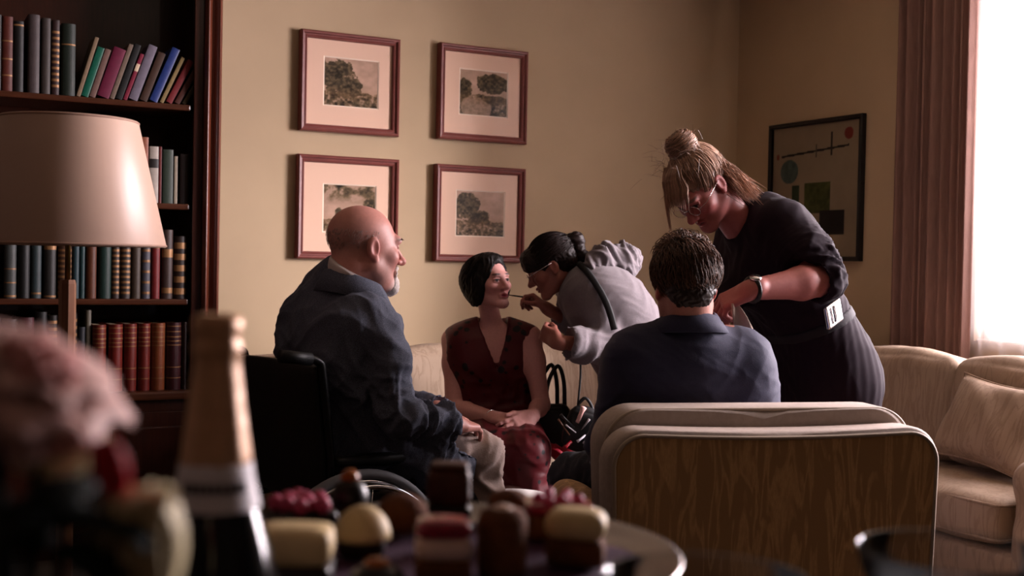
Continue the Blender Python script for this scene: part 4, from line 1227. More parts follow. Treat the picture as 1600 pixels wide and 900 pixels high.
def skin_mat(name): return mat(name, vcol=True, rough=0.48, noise=0.10, nscale=120, bump=0.08, bscale=500, spec=0.4)
def finish(sd, h, name, m, parent, origin, cols=None, boxes=None, wr=None, sm=1, after=None):
    V, F = sd.mesh(h, boxes)
    if sm: 
        if boxes is None: V = relax(V, F, sm, 0.4)
    if wr:
        for (amp, seed, size, dirs, mask) in wr:
            N = vnormals(V, F); V2 = wrinkle(V, N, amp, seed, size, dirs)
            w = mask(V)[:, None] if mask is not None else 1.0
            V = V * (1 - w) + V2 * w
    if after is not None: V = after(V, F)
    c = cols(V) if cols is not None else None
    return fastmesh(name, V, F, m, parent, origin, c)
def collar_strip(name, m, parent, org, top, bottom, th=0.006):
    """a folded collar: ribbon between two lines of points"""
    n = len(top); V = []; F = []
    rows = [[t for t in top], [lerp(t, b, 0.12) + unit(b - t) * 0 + np.array((0, 0, 0.004)) for t, b in zip(top, bottom)], [lerp(t, b, 0.5) + np.array((0, 0, 0.006)) for t, b in zip(top, bottom)], [b for b in bottom]]
    for r_ in rows: V += [np.array(p) - org for p in r_]
    for i in range(len(rows) - 1):
        for j in range(n - 1): F.append((i * n + j, i * n + j + 1, (i + 1) * n + j + 1, (i + 1) * n + j))
    o = pymesh(name, V, F, m, parent); md = o.modifiers.new('thickness', 'SOLIDIFY'); md.thickness = th; md.offset = 0
    return o
def hbox(c, r, h): c = np.array(c, float); return (c - r, c + r, h)
def flr(p, z): q = np.array(p, float).copy(); q[2] = z; return q
Zv = np.array((0, 0, 1.0))
def shoe(sd, ankle, f, l=0.26):
    a = flr(ankle, 0.045); lat = unit(np.cross(f, Zv))
    sd.chain([a - f * 0.05, a + f * 0.07, a + f * (l - 0.08) - Zv * 0.010], [0.042, 0.044, 0.033], 0.03)
    sd.cone(a, np.array(ankle), 0.042, 0.045, 0.03)

# ------------------------------------------------------------------ 1. bald man in the wheelchair
def bald_man():
    f = cdir(0.777, 0.63); r = cdir(0.63, -0.777)
    H = Frame(P(571, 387, 3.60), cdir(0.84, 0.53, -0.06), Zv + 0.10 * cdir(0.8, 0.6), 1.075)
    neck = P(547, 448, 3.64)
    hip = flr(WCO + WC_F * 0.14, 0.62); waist = flr(WCO + WC_F * 0.115 - WC_FAR * 0.01, 0.78); chest = flr(WCO + WC_F * 0.115 - WC_FAR * 0.02, 0.94)
    shR, shL = P(589, 502, 3.49), P(492, 490, 3.78)
    elR, wrR = P(624, 650, 3.40), P(714, 664, 3.60)
    elL, wrL = P(600, 640, 3.92), P(692, 642, 3.76)
    hR, hL = hip + r * 0.09, hip - r * 0.09
    kR = P(750, 712, 3.74); kL = kR - r * 0.20 + Zv * 0.01
    aR, aL = flr(kR + f * 0.05, 0.20), flr(kL + f * 0.05, 0.20)
    org = flr(hip, 0.0)
    e = empty('person', org, 'bald white-bearded man in a grey-blue tweed blazer sitting in the wheelchair', 'person')
    b = SDF()
    levels(b, [(hip, r, 0.09, 0.115), (waist, r, 0.07, 0.125), (chest - f * 0.02, unit(shR - shL), 0.07, 0.085), (lerp(shR, shL, 0.5) - f * 0.02, unit(shR - shL), 0.09, 0.055)])
    for (s_, el, w_) in ((shR, elR, wrR), (shL, elL, wrL)):
        b.cone(s_, el, 0.046, 0.032, 0.04); b.cone(el, w_, 0.032, 0.027, 0.02)
    for (h_, k_, a_) in ((hR, kR, aR), (hL, kL, aL)):
        b.cone(h_, k_, 0.075, 0.052, 0.04); b.cone(k_, a_, 0.054, 0.036, 0.02)
    head_sdf(b, H, neck, nose=1.15, jaw=1.12, neck_r=0.062, lips=0.7, brow=1.25)
    b.ell(H(0, 0.03, -0.10), np.array((0.045, 0.045, 0.022)) * H.s, H.R, 0.03)          # soft underside of the chin
    hand_sdf(b, wrR, unit(P(742, 664, 3.70) - wrR), np.array((0, 0, -1.0)) - 0.3 * r, 1, ((25, 35, 20),) * 4, 0.06, (0.8, 0.45, 0.2))
    hand_sdf(b, wrL, unit(P(722, 655, 3.76) - wrL) + np.array((0, 0, -0.1)), np.array((0, 0, -1.0)), -1, ((15, 30, 20),) * 4, 0.06, (0.8, 0.45, 0.2))
    blobs = face_blobs(H, lip='#96544e', browc='#a39086', blush='#b85a55', blush_w=0.45, brow_w=0.7)
    blobs += [(H, (0, -0.06, 0.02), (0.085, 0.07, 0.058), '#7d6660', 0.35, 0.5), (H, (0, 0.0, 0.115), (0.05, 0.06, 0.03), '#c98f85', 0.7, 0.5),
              (H, (0, 0.085, -0.10), (0.040, 0.045, 0.026), '#d8c6bf', 0.35, 0.9), (H, (0, 0.10, -0.05), (0.03, 0.02, 0.008), '#cfb5ab', 0.4, 0.7)]
    for q in (-1, 1): blobs.append((H, (q * 0.06, 0.03, -0.06), (0.02, 0.04, 0.045), '#b59a92', 0.6, 0.35))
    finish(b, 0.012, 'body', skin_mat('skin_ruddy'), e, org, lambda V: paint(V, '#bf8377', blobs),
           [hbox(H.c, 0.165, 0.0023), hbox(lerp(wrR, P(742, 664, 3.70), 0.6), 0.105, 0.0032), hbox(lerp(wrL, P(722, 655, 3.76), 0.6) + np.array((0, 0, 0.0)), 0.085, 0.0035)])
    # beard tuft
    bd = SDF()
    bd.ell(H(0, 0.080, -0.106), np.array((0.034, 0.030, 0.027)) * H.s, H.R, 0.01); bd.ell(H(0, 0.092, -0.090), np.array((0.024, 0.016, 0.020)) * H.s, H.R, 0.012)
    for q in (-1, 1): bd.cone(H(0, 0.100, -0.050), H(q * 0.026, 0.086, -0.066), 0.0065, 0.005, 0.008); bd.cone(H(q * 0.026, 0.086, -0.066), H(q * 0.022, 0.082, -0.095), 0.005, 0.008, 0.01)
    finish(bd, 0.003, 'beard', mat('white_hair', '#d9ccc6', rough=0.75, noise=0.3, nscale=260, bump=0.5, bscale=300), e, org, wr=[(0.002, 4, 0.012, None, None)])
    fr = [scal for scal in scalp_strands(H, (0.076, 0.098, 0.084), (0, -0.018, 0.034), lambda p: p[2] < 0.045 and p[1] < 0.005 and p[2] > -0.035, lambda q: (0, -0.3, -1.0), 750, 3, 0.007, 0.001, 0.3, 5)]
    fr += scalp_strands(H, (0.066, 0.08, 0.09), (0, 0.012, -0.03), lambda p: p[2] < -0.04 and p[1] > 0.0 and abs(p[0]) > 0.02, lambda q: (0, 0.2, -1.0), 260, 3, 0.009, 0.001, 0.4, 6)
    for q in (-1, 1):                                                             # bushy brows
        for i in range(26):
            t = i / 25; a = H(q * (0.014 + 0.032 * t), 0.0905 - 0.010 * t, 0.028 + 0.002 * math.sin(3 * t)); fr.append([a, a + H.s * (H.F * 0.006 + H.U * 0.004 * random.random() + H.X * q * 0.006), a + H.s * (H.F * 0.009 + H.X * q * 0.012)])
    V, F = ribbons(fr, 0.0005); fastmesh('hair_stubble', V, F, mat('grey_hair', '#8c7e79', rough=0.6), e, org)['kind'] = 'stuff'
    # shirt
    sh = SDF()
    sh.cone(neck + Zv * -0.02, lerp(neck, H(0, -0.03, -0.06), 1.2), 0.082, 0.079, 0.02)
    sh.cone(chest + f * 0.05, neck, 0.10, 0.075, 0.04)
    up = unit(H(0, -0.02, 0) - neck)
    sh.cut(H(0, -0.03, -0.06) + up * 0.001, up + 0.35 * f)
    finish(sh, 0.006, 'shirt', mat('shirt_cloth', '#bdb2b0', rough=0.8), e, org)
    # blazer
    j = SDF()
    latS = unit(shR - shL)
    levels(j, [(hip + Zv * 0.02, r, 0.085, 0.138), (waist, r, 0.075, 0.142), (chest - f * 0.025, latS, 0.092, 0.130), (lerp(shR, shL, 0.5) - Zv * 0.005 - f * 0.025, latS, 0.125, 0.082)], 0.07)
    j.cone(P(516, 456, 3.70), P(500, 525, 3.74), 0.085, 0.11, 0.06)
    j.cone(lerp(shR, shL, 0.5) - f * 0.03, neck - f * 0.02 + Zv * 0.012, 0.110, 0.094, 0.05)
    j.chain([shR - latS * 0.01 + Zv * 0.005, lerp(shR, elR, 0.55) + r * 0.008, elR], [0.074, 0.066, 0.062], 0.016)
    j.cone(elR, wrR, 0.062, 0.052, 0.02); j.cone(lerp(elR, wrR, 0.75), wrR, 0.054, 0.052, 0.02)
    j.chain([shL, elL, wrL], [0.08, 0.072, 0.05], 0.05)
    hem = lerp(hR, kR, 0.72) - Zv * 0.015 + r * 0.03                                # front flap lying over the thigh
    j.chain([hip + r * 0.12 + Zv * 0.03, lerp(hR, kR, 0.4) + r * 0.05 + Zv * 0.01, hem], [0.115, 0.108, 0.085], 0.06)
    j.cone(hip - r * 0.12, lerp(hL, kL, 0.5), 0.11, 0.075, 0.06)
    dR = unit(wrR - elR)
    # opening for neck and shirt front, cuffs
    j.cone(lerp(neck, H(0, -0.03, -0.06), 0.0) + f * 0.005, H(0, -0.03, -0.02), 0.072, 0.070, 0.012, None, 's')
    j.cone(neck + f * 0.10 + Zv * 0.01, H(0, 0.02, -0.05) + f * 0.10, 0.05, 0.07, 0.015, None, 's')
    j.cone(wrR + dR * 0.004, wrR + dR * 0.15, 0.075, 0.09, 0.006, None, 's')
    dL = unit(wrL - elL); j.cone(wrL + dL * 0.02, wrL + dL * 0.15, 0.055, 0.07, 0.006, None, 's')
    am = lambda V: np.clip(1.0 - np.clip(((V - H.c) @ Zv + 0.11) * 12, 0, 1), 0, 1)
    armm = lambda V: np.exp(-np.min([np.linalg.norm(V - lerp(elR, wrR, t), axis=1) for t in (-0.1, 0.3, 0.7)], axis=0) ** 2 / 0.012)
    finish(j, 0.0058, 'blazer', mat('tweed', '#5b5f70', rough=0.85, color2='#2b2e3a', nscale=420, bump=0.2, bscale=500), e, org,
           wr=[(0.022, 12, 0.20, [unit(elR - shR) + 0.6 * f, f + Zv * 0.4], am), (0.009, 19, 0.10, [unit(elR - shR) + 0.9 * f, Zv * 0.7 + f], am), (0.030, 15, 0.075, [unit(wrR - elR)], armm)], sm=2)
    top, bot = [], []
    for i in range(19):
        a = math.radians(-118 + 236 * i / 18); dv = -f * math.cos(a) + r * math.sin(a)          # round the nape, ending in front
        nk = lerp(neck, H(0, -0.03, -0.06), 0.75)
        drop = 0.012 + 0.060 * (1 - math.cos(a)) * 0.5
        top.append(nk + dv * (0.086 + 0.006 * math.sin(a) ** 2) + Zv * (0.022 - drop)); bot.append(nk + dv * (0.114 + 0.020 * math.sin(a) ** 2) - Zv * (0.042 + drop * 0.9))
    collar_strip('blazer_collar', mat('tweed'), e, org, top, bot)
    for q in (1, -1):
        tp = lerp(neck, H(0, -0.03, -0.06), 0.18) + f * 0.052 + r * q * 0.082 - Zv * 0.03; bt_ = chest + f * 0.135 + r * q * 0.03 + Zv * 0.02
        t_, b_ = [], []
        for i in range(9):
            u = i / 8; c = lerp(tp, bt_, u); t_.append(c - r * q * 0.004); b_.append(c + r * q * (0.048 * math.sin(math.pi * min(1, u + 0.12)) + 0.004) - f * 0.01)
        collar_strip('lapel', mat('tweed'), e, org, t_, b_)
    # trousers
    t = SDF()
    levels(t, [(hip + f * 0.02, r, 0.075, 0.105), (waist - Zv * 0.06, r, 0.07, 0.10)], 0.05)
    for (h_, k_, a_) in ((hR, kR, aR), (hL, kL, aL)):
        t.chain([h_, lerp(h_, k_, 0.45), k_], [0.085, 0.085, 0.076], 0.04); t.cone(k_, a_ - f * 0.01, 0.074, 0.062, 0.03)
        t.cut(a_ - Zv * 0.06, -Zv) if h_ is hL else None
    finish(t, 0.0085, 'trousers', mat('beige_wool', '#a8938a', rough=0.85, noise=0.12, nscale=200, bump=0.2), e, org,
           wr=[(0.020, 21, 0.10, [unit(aR - kR) + f * 0.7, unit(kR - hR)], None)], sm=2)
    s = SDF(); shoe_z = 0.112
    for a_ in (aR, aL):
        a = flr(a_, shoe_z + 0.05)
        s.chain([a - f * 0.05, a + f * 0.06, a + f * 0.17 - Zv * 0.012], [0.043, 0.045, 0.033], 0.03); s.cone(a, a_, 0.04, 0.045, 0.03)
    s.cut(flr(aR, shoe_z + 0.003), -Zv)
    finish(s, 0.008, 'shoes', mat('black_leather', '#100d0c', rough=0.35), e, org)
bald_man()

# ------------------------------------------------------------------ 2. woman in red on the sofa
def woman_red():
    f = cdir(0.16, -0.987); r = cdir(-0.987, -0.16)                               # r: towards her right hand
    H = Frame(P(765, 441, 4.86), cdir(0.66, -0.74, 0.10), Zv - 0.06 * cdir(1, 0), 0.925)
    neck = P(769, 508, 4.92)
    hip = P(774, 662, 5.06); waist = P(772, 618, 5.00); chest = P(769, 565, 4.97)
    shR, shL = P(709, 531, 4.95), P(828, 527, 4.91)
    elR, wrR = P(709, 637, 4.88), P(775, 653, 4.66)
    elL, wrL = P(846, 632, 4.84), P(829, 652, 4.64)
    hR, hL = hip + r * 0.09, hip - r * 0.09
    kR, kL = P(774, 706, 4.50), P(826, 706, 4.47)
    aR, aL = flr(kR + f * 0.02, 0.10), flr(kL + f * 0.04, 0.10)
    org = flr(hip, 0)
    e = empty('person', org, 'dark-haired woman in a sleeveless dark red floral dress sitting on the sofa, hands clasped', 'person')
    b = SDF()
    levels(b, [(hip, r, 0.09, 0.105), (waist, r, 0.062, 0.088), (chest, r, 0.07, 0.098), (lerp(shR, shL, 0.5) - Zv * 0.005, r, 0.11, 0.052)], 0.06)
    b.cone(shR, shL, 0.042, 0.042, 0.03)
    for q in (-1, 1): b.ell(chest + r * q * 0.075 + f * 0.062 - Zv * 0.01, (0.062, 0.062, 0.062), None, 0.04)
    for (s_, el, w_) in ((shR, elR, wrR), (shL, elL, wrL)):
        b.chain([s_, lerp(s_, el, 0.35), el], [0.046, 0.043, 0.035], 0.03); b.chain([el, lerp(el, w_, 0.3), w_], [0.035, 0.036, 0.023], 0.015)
    for (h_, k_, a_) in ((hR, kR, aR), (hL, kL, aL)):
        b.cone(h_, k_, 0.08, 0.055, 0.04); b.chain([k_, lerp(k_, a_, 0.35), a_], [0.052, 0.05, 0.03], 0.02)
        shoe_ = a_
    head_sdf(b, H, neck, nose=0.95, jaw=0.92, neck_r=0.042, lips=1.3, brow=0.9)
    b.cone(lerp(shR, shL, 0.3) + f * 0.02, lerp(shR, shL, 0.3) + f * 0.045 - Zv * 0.01 + r * -0.03, 0.012, 0.010, 0.02)   # collarbones
    b.cone(lerp(shR, shL, 0.7) + f * 0.02, lerp(shR, shL, 0.7) + f * 0.045 - Zv * 0.01 + r * 0.03, 0.012, 0.010, 0.02)
    tR = P(806, 659, 4.60); tL = P(800, 662, 4.58)
    hand_sdf(b, wrR, tR - wrR, f * -0.5 - Zv * 0.8, 1, ((18, 25, 15),) * 4, 0.05, (0.9, 0.4, -0.1), 0.93)
    hand_sdf(b, wrL, tL - wrL - Zv * 0.01, -f * 0.75 - Zv * 0.35, -1, ((12, 22, 12), (14, 22, 12), (16, 24, 14), (20, 28, 16)), 0.10, (0.8, 0.45, 0.0), 0.93)
    blobs = face_blobs(H, lip='#8f2232', blush='#b4545a', browc='#231310', blush_w=0.3)
    finish(b, 0.010, 'body', skin_mat('skin_fair'), e, org, lambda V: paint(V, '#d69c95', blobs),
           [hbox(H.c, 0.14, 0.0018), hbox(P(800, 656, 4.63), 0.10, 0.003)])
    # dress
    d = SDF()
    levels(d, [(hip, r, 0.105, 0.122), (waist, r, 0.072, 0.099), (chest, r, 0.080, 0.108), (lerp(shR, shL, 0.5) - Zv * 0.004, r, 0.112, 0.062)], 0.06)
    for q in (-1, 1): d.ell(chest + r * q * 0.075 + f * 0.062 - Zv * 0.01, (0.074, 0.074, 0.074), None, 0.04)
    d.cone(lerp(shR, neck, 0.05) + Zv * 0.004, neck - Zv * 0.004 + r * 0.03, 0.050, 0.050, 0.03); d.cone(lerp(shL, neck, 0.05) + Zv * 0.004, neck - Zv * 0.004 - r * 0.03, 0.050, 0.050, 0.03)
    for (h_, k_, a_) in ((hR, kR, aR), (hL, kL, aL)):
        d.cone(h_, k_, 0.105, 0.080, 0.06); d.cone(k_, a_ + Zv * 0.06, 0.076, 0.085, 0.04)
    d.cut(flr(aR, 0.12), -Zv)
    d.cone(neck + Zv * 0.04 + f * 0.01, neck - Zv * 0.02 + f * 0.03, 0.062, 0.050, 0.01, None, 's')     # neckline: V between the collars
    vb = chest + f * 0.16 - Zv * 0.012
    for t_ in np.linspace(0, 1, 7):
        c = lerp(neck + f * 0.06 + Zv * 0.01, vb, t_); d.cone(c - f * 0.05 - r * 0.001, c + f * 0.06, 0.052 * (1 - t_) + 0.006, 0.052 * (1 - t_) + 0.006, 0.006, None, 's')
    for (s_, q) in ((shR, 1), (shL, -1)):                                          # armholes
        d.cone(s_ + r * q * 0.012 - Zv * 0.035, s_ + r * q * 0.10 - Zv * 0.04, 0.060, 0.085, 0.008, None, 's')
        d.cone(s_ + r * q * 0.006 - Zv * 0.02, s_ + r * q * 0.014 - Zv * 0.16, 0.048, 0.036, 0.008, None, 's')
    def fl():
        m = mat('red_floral', '#6b0c18', rough=0.5); nt = m.node_tree; N = nt.nodes; L = nt.links
        tc = N.new('ShaderNodeTexCoord'); vo = N.new('ShaderNodeTexVoronoi'); vo.inputs['Scale'].default_value = 26; nz = N.new('ShaderNodeTexNoise'); nz.inputs['Scale'].default_value = 9
        nz.inputs['Detail'].default_value = 3; ad = N.new('ShaderNodeMath'); ad.operation = 'MULTIPLY_ADD'; ad.inputs[1].default_value = 1.5
        L.new(tc.outputs['Object'], vo.inputs[0]); L.new(tc.outputs['Object'], nz.inputs[0]); L.new(nz.outputs['Fac'], ad.inputs[0]); L.new(vo.outputs['Distance'], ad.inputs[2])
        rp = N.new('ShaderNodeValToRGB'); rp.color_ramp.elements[0].position = 0.95; rp.color_ramp.elements[0].color = lin('#12060a'); rp.color_ramp.elements[1].position = 1.10; rp.color_ramp.elements[1].color = lin('#520913')
        L.new(ad.outputs[0], rp.inputs[0]); L.new(rp.outputs[0], N['Principled BSDF'].inputs['Base Color'])
        return m
    finish(d, 0.0075, 'dress', fl(), e, org, wr=[(0.010, 31, 0.10, [r * 0.5 + Zv * 0.6, r], lambda V: np.clip((neck[2] - 0.10 - V[:, 2]) * 10, 0.25, 1))], sm=1)
    # hair: a chin-length bob
    h = SDF(); s = H.s
    def el(c, rad, k=0.02, op='u'): h.ell(H(*c), np.array(rad) * s, H.R, k * s, op)
    el((0, -0.028, 0.036), (0.090, 0.108, 0.093)); el((0, -0.075, -0.02), (0.078, 0.052, 0.085), 0.04)
    for q in (-1, 1): el((q * 0.070, -0.022, -0.035), (0.026, 0.055, 0.07), 0.03); el((q * 0.076, 0.012, -0.02), (0.014, 0.026, 0.048), 0.02)
    el((0.0, 0.010, 0.100), (0.060, 0.050, 0.026), 0.03); el((0, -0.085, 0.02), (0.085, 0.05, 0.075), 0.04)
    el((0.004, 0.108, -0.035), (0.066, 0.088, 0.130), 0.010, 's')
    h.cone(H(0, -0.03, -0.09), H(0, -0.05, -0.2), 0.056, 0.10, 0.01, None, 's')
    M_DARKH = mat('black_brown_hair', '#0d0605', rough=0.55, spec=0.2, noise=0.4, nscale=60, stretch=(3, 3, 0.4))
    finish(h, 0.0035, 'hair', M_DARKH, e, org, wr=[(0.0035, 5, 0.016, [H.X, H.X + 0.4 * H.F], None)])
    st = scalp_strands(H, (0.091, 0.110, 0.096), (0, -0.028, 0.034), lambda p: p[1] < 0.02 and p[2] > -0.02, lambda q: (q[0] * 2, -0.6, -1.0), 500, 8, 0.10, 0.003, 0.15, 7)
    V, F = ribbons(st, 0.0014); fastmesh('hair_strands', V, F, M_DARKH, e, org)['kind'] = 'stuff'
    for q in (-1,):
        pt = H(q * 0.079, 0.0, -0.042)
        pymesh('earring', *tube([pt - org, pt - org - Zv * 0.018, pt - org - Zv * 0.035], [0.0015, 0.003, 0.004], 8), mat('silver', '#d5d2d4', rough=0.2, metal=1.0), e)
    bw = lerp(elR, wrR, 0.90)
    pymesh('bracelet', *tube([bw - org + (r * math.cos(a) * 0 + np.cross(unit(wrR - elR), Zv) * math.cos(a) + Zv * math.sin(a)) * 0.027 for a in np.linspace(0, 2 * math.pi, 20)], 0.0022, 6, cap=False), mat('silver'), e)
    s2 = SDF()
    for a_ in (aR, aL): shoe(s2, a_, f, 0.22)
    s2.cut((0, 0, 0.005), -Zv)
    finish(s2, 0.009, 'shoes', mat('black_leather'), e, org)
woman_red()

# ------------------------------------------------------------------ 3. make-up artist in a grey hoodie, bending
def make_up_artist():
    f = cdir(-0.97, 0.22); l = cdir(-0.22, -0.97)                                 # l: towards her left hand, the camera side
    H = Frame(P(860, 416, 4.68), cdir(-0.86, 0.02, -0.50), unit(Zv * 0.86 + cdir(-0.5, 0, 0)), 0.94)
    neck = P(905, 440, 4.72)
    hip = P(1012, 590, 4.76); waist = P(985, 530, 4.76); chest = P(948, 475, 4.74)
    shL, shR = P(920, 455, 4.57), P(908, 455, 4.88)
    elL, wrL = P(960, 545, 4.50), P(871, 534, 4.41)
    elR, wrR = P(915, 516, 4.92), P(856, 483, 4.83)
    hL, hR = hip + l * 0.085, hip - l * 0.085
    kL, kR = flr(hL + f * 0.13, 0.44), flr(hR + f * 0.08, 0.44)
    aL, aR = flr(hL - f * 0.06, 0.10), flr(hR - f * 0.08, 0.10)
    org = flr(hip, 0)
    e = empty('person', org, 'make-up artist in a grey hoodie bending forward, painting the lips of the woman in red', 'person')
    b = SDF(); lat = unit(shL - shR)
    levels(b, [(hip, l, 0.085, 0.11), (waist, l, 0.07, 0.10), (chest, lat, 0.08, 0.10), (lerp(shL, shR, 0.5), lat, 0.10, 0.06)])
    for (s_, el, w_) in ((shR, elR, wrR), (shL, elL, wrL)):
        b.cone(s_, el, 0.045, 0.036, 0.03); b.cone(el, w_, 0.036, 0.025, 0.015)
    for (h_, k_, a_) in ((hR, kR, aR), (hL, kL, aL)):
        b.cone(h_, k_, 0.08, 0.055, 0.04); b.cone(k_, a_, 0.052, 0.034, 0.02)
    head_sdf(b, H, neck, nose=0.9, jaw=0.92, neck_r=0.047, lips=0.9)
    tR = P(817, 462, 4.84)
    hand_sdf(b, wrR, P(814, 450, 4.86) - wrR, cdir(-0.45, -0.25, -0.85), 1, ((50, 45, 25), (55, 55, 30), (65, 65, 40), (70, 70, 40)), 0.05, (0.85, 0.25, 0.55), 0.95)
    hand_sdf(b, wrL, P(843, 516, 4.46) - wrL, cdir(0.1, 0.8, 0.3), -1, ((60, 70, 40), (65, 70, 40), (70, 70, 40), (70, 70, 40)), 0.03, (0.85, 0.2, 0.6), 0.88)
    blobs = face_blobs(H, lip='#7c3a3a', blush='#8d4a42', blush_w=0.3)
    finish(b, 0.012, 'body', skin_mat('skin_warm'), e, org, lambda V: paint(V, '#8f594d', blobs),
           [hbox(H.c, 0.145, 0.0024), hbox(P(828, 462, 4.83), 0.085, 0.003), hbox(P(860, 518, 4.41), 0.09, 0.0035)])
    # hoodie
    j = SDF()
    levels(j, [(hip - unit(hip - waist) * 0.02, l, 0.10, 0.130), (waist, l, 0.10, 0.135), (chest - Zv * 0.0, lat, 0.105, 0.128), (lerp(shL, shR, 0.5), lat, 0.12, 0.080)], 0.08)
    j.chain([shL, lerp(shL, elL, 0.5), elL], [0.066, 0.064, 0.067], 0.018); j.chain([elL, lerp(elL, wrL, 0.6), wrL + unit(wrL - elL) * 0.005], [0.067, 0.064, 0.066], 0.02)
    j.chain([shR, elR, wrR - unit(wrR - elR) * 0.02], [0.066, 0.062, 0.054], 0.04)
    j.cone(neck - f * 0.01, lerp(shL, shR, 0.5) - f * 0.05, 0.075, 0.085, 0.05)
    j.cone(elL, elL - Zv * 0.012 + f * 0.02, 0.06, 0.05, 0.03)
    dL = unit(wrL - elL); j.cone(wrL + dL * 0.002, wrL + dL * 0.14, 0.074, 0.08, 0.005, None, 's'); j.cone(wrL - dL * 0.03, wrL + dL * 0.05, 0.050, 0.056, 0.006, None, 's')
    dR = unit(wrR - elR); j.cone(wrR - dR * 0.015, wrR + dR * 0.12, 0.065, 0.075, 0.005, None, 's')
    j.cone(neck + f * 0.04 + unit(H.c - neck) * 0.02, H.c, 0.06, 0.075, 0.01, None, 's')
    armm = lambda V: 0.30 + 0.7 * np.exp(-np.min([np.linalg.norm(V - lerp(elL, wrL, t), axis=1) for t in (-0.15, 0.2, 0.6)], axis=0) ** 2 / 0.010)
    M_HOOD = mat('grey_fleece', '#6f676b', rough=0.9, noise=0.14, nscale=130, bump=0.3, bscale=420, sheen=0.3)
    finish(j, 0.0075, 'hoodie', M_HOOD, e, org, wr=[(0.020, 41, 0.10, [unit(wrL - elL) + 0.4 * Zv, unit(hip - chest)], armm)], sm=2)
    hd = SDF()                                                                     # the hood, bunched behind the neck
    hp = bez([P(925, 414, 4.58), P(948, 400, 4.62), P(978, 404, 4.70), P(972, 408, 4.80), P(938, 410, 4.84)], 14)
    for i in range(len(hp) - 1): hd.cone(hp[i], hp[i + 1], 0.042, 0.042, 0.03)
    hd.ell(P(955, 418, 4.70), (0.10, 0.10, 0.062), None, 0.05); hd.ell(P(975, 398, 4.66), (0.05, 0.05, 0.04), None, 0.04)
    hd.ell(P(955, 388, 4.68), (0.045, 0.06, 0.022), None, 0.02, 's')
    finish(hd, 0.006, 'hood', M_HOOD, e, org, wr=[(0.022, 8, 0.07, [cdir(1, 0, 0.5), cdir(0.6, -0.5, 0.6)], None)], sm=2)
    # straps of the brush bag and cuffs
    M_STRAP = mat('black_webbing', '#0b090b', rough=0.7)
    sp = bez([on_surface(j, u, v, 4.30, 4.95, 0.008) for (u, v) in ((905, 412), (917, 424), (932, 445), (945, 468), (954, 492), (960, 515))], 20)
    pymesh('shoulder_strap', *tube([p - org for p in sp], 0.013, 8, flat=(unit(cdir(-0.1, -1, 0.3)), 0.25)), M_STRAP, e)
    # trousers and shoes
    t = SDF()
    levels(t, [(hip, l, 0.09, 0.122), (lerp(hip, waist, 0.5), l, 0.085, 0.118)], 0.05)
    for (h_, k_, a_) in ((hR, kR, aR), (hL, kL, aL)): t.cone(h_, k_, 0.10, 0.07, 0.05); t.cone(k_, a_, 0.068, 0.052, 0.03)
    finish(t, 0.010, 'trousers', mat('grey_jersey', '#6d6467', rough=0.9), e, org, wr=[(0.012, 3, 0.1, None, None)])
    s2 = SDF()
    for a_ in (aR, aL): shoe(s2, a_, f, 0.23)
    s2.cut((0, 0, 0.005), -Zv)
    finish(s2, 0.009, 'shoes', mat('black_leather'), e, org)
    # hair: fringe and ponytail
    h = SDF(); s = H.s
    def el(c, rad, k=0.02, op='u'): h.ell(H(*c), np.array(rad) * s, H.R, k * s, op)
    el((0, -0.022, 0.038), (0.086, 0.106, 0.092)); el((0, -0.07, -0.01), (0.07, 0.05, 0.06), 0.03)
    el((0, 0.070, 0.060), (0.062, 0.034, 0.046), 0.03); el((0, 0.085, 0.030), (0.055, 0.018, 0.03), 0.02)
    el((0, 0.098, -0.045), (0.075, 0.075, 0.070), 0.012, 's')
    for q in (-1, 1): el((q * 0.082, 0.0, -0.045), (0.03, 0.05, 0.055), 0.012, 's')
    M_DKB = mat('dark_brown_hair', '#1c0d0b', rough=0.5, spec=0.25, noise=0.45, nscale=60, stretch=(3, 3, 0.5))
    finish(h, 0.0035, 'hair', M_DKB, e, org, wr=[(0.003, 9, 0.016, [H.X + 0.3 * H.U], None)])
    pt = SDF()
    tp = bez([H(0, -0.115, 0.045), H(0.0, -0.15, 0.045), P(905, 395, 4.67), P(914, 402, 4.66)], 12)
    for i in range(len(tp) - 1): pt.cone(tp[i], tp[i + 1], 0.027 - 0.010 * i / len(tp), 0.027 - 0.010 * (i + 1) / len(tp), 0.015)
    finish(pt, 0.004, 'ponytail', M_DKB, e, org, wr=[(0.004, 6, 0.02, [Zv], None)])
    st = scalp_strands(H, (0.088, 0.109, 0.095), (0, -0.022, 0.036), lambda p: p[2] > 0.02 and p[1] < 0.05, lambda q: (0, -1.0, 0.15), 420, 8, 0.09, 0.003, 0.15, 17)
    V, F = ribbons(st, 0.0013); fastmesh('hair_strands', V, F, M_DKB, e, org)['kind'] = 'stuff'
    glasses(e, org, H, mat('silver'))
def glasses(e, org, H, m, r=0.0225):
    parts = []
    for q in (-1, 1):
        parts.append(tube([H(q * 0.032 + r * math.cos(a), 0.103, 0.0 + r * 0.8 * math.sin(a)) - org for a in np.linspace(0, 2 * math.pi, 25)], 0.0009, 6, cap=False))
        parts.append(tube([H(q * 0.0545, 0.103, 0.004) - org, H(q * 0.079, 0.08, 0.008) - org, H(q * 0.083, -0.01, 0.012) - org], 0.0009, 6))
    parts.append(tube([H(-0.0095, 0.103, 0.004) - org, H(0, 0.108, 0.007) - org, H(0.0095, 0.103, 0.004) - org], 0.0015, 6))
    pymesh('spectacles', *join(parts), m, e)
make_up_artist()

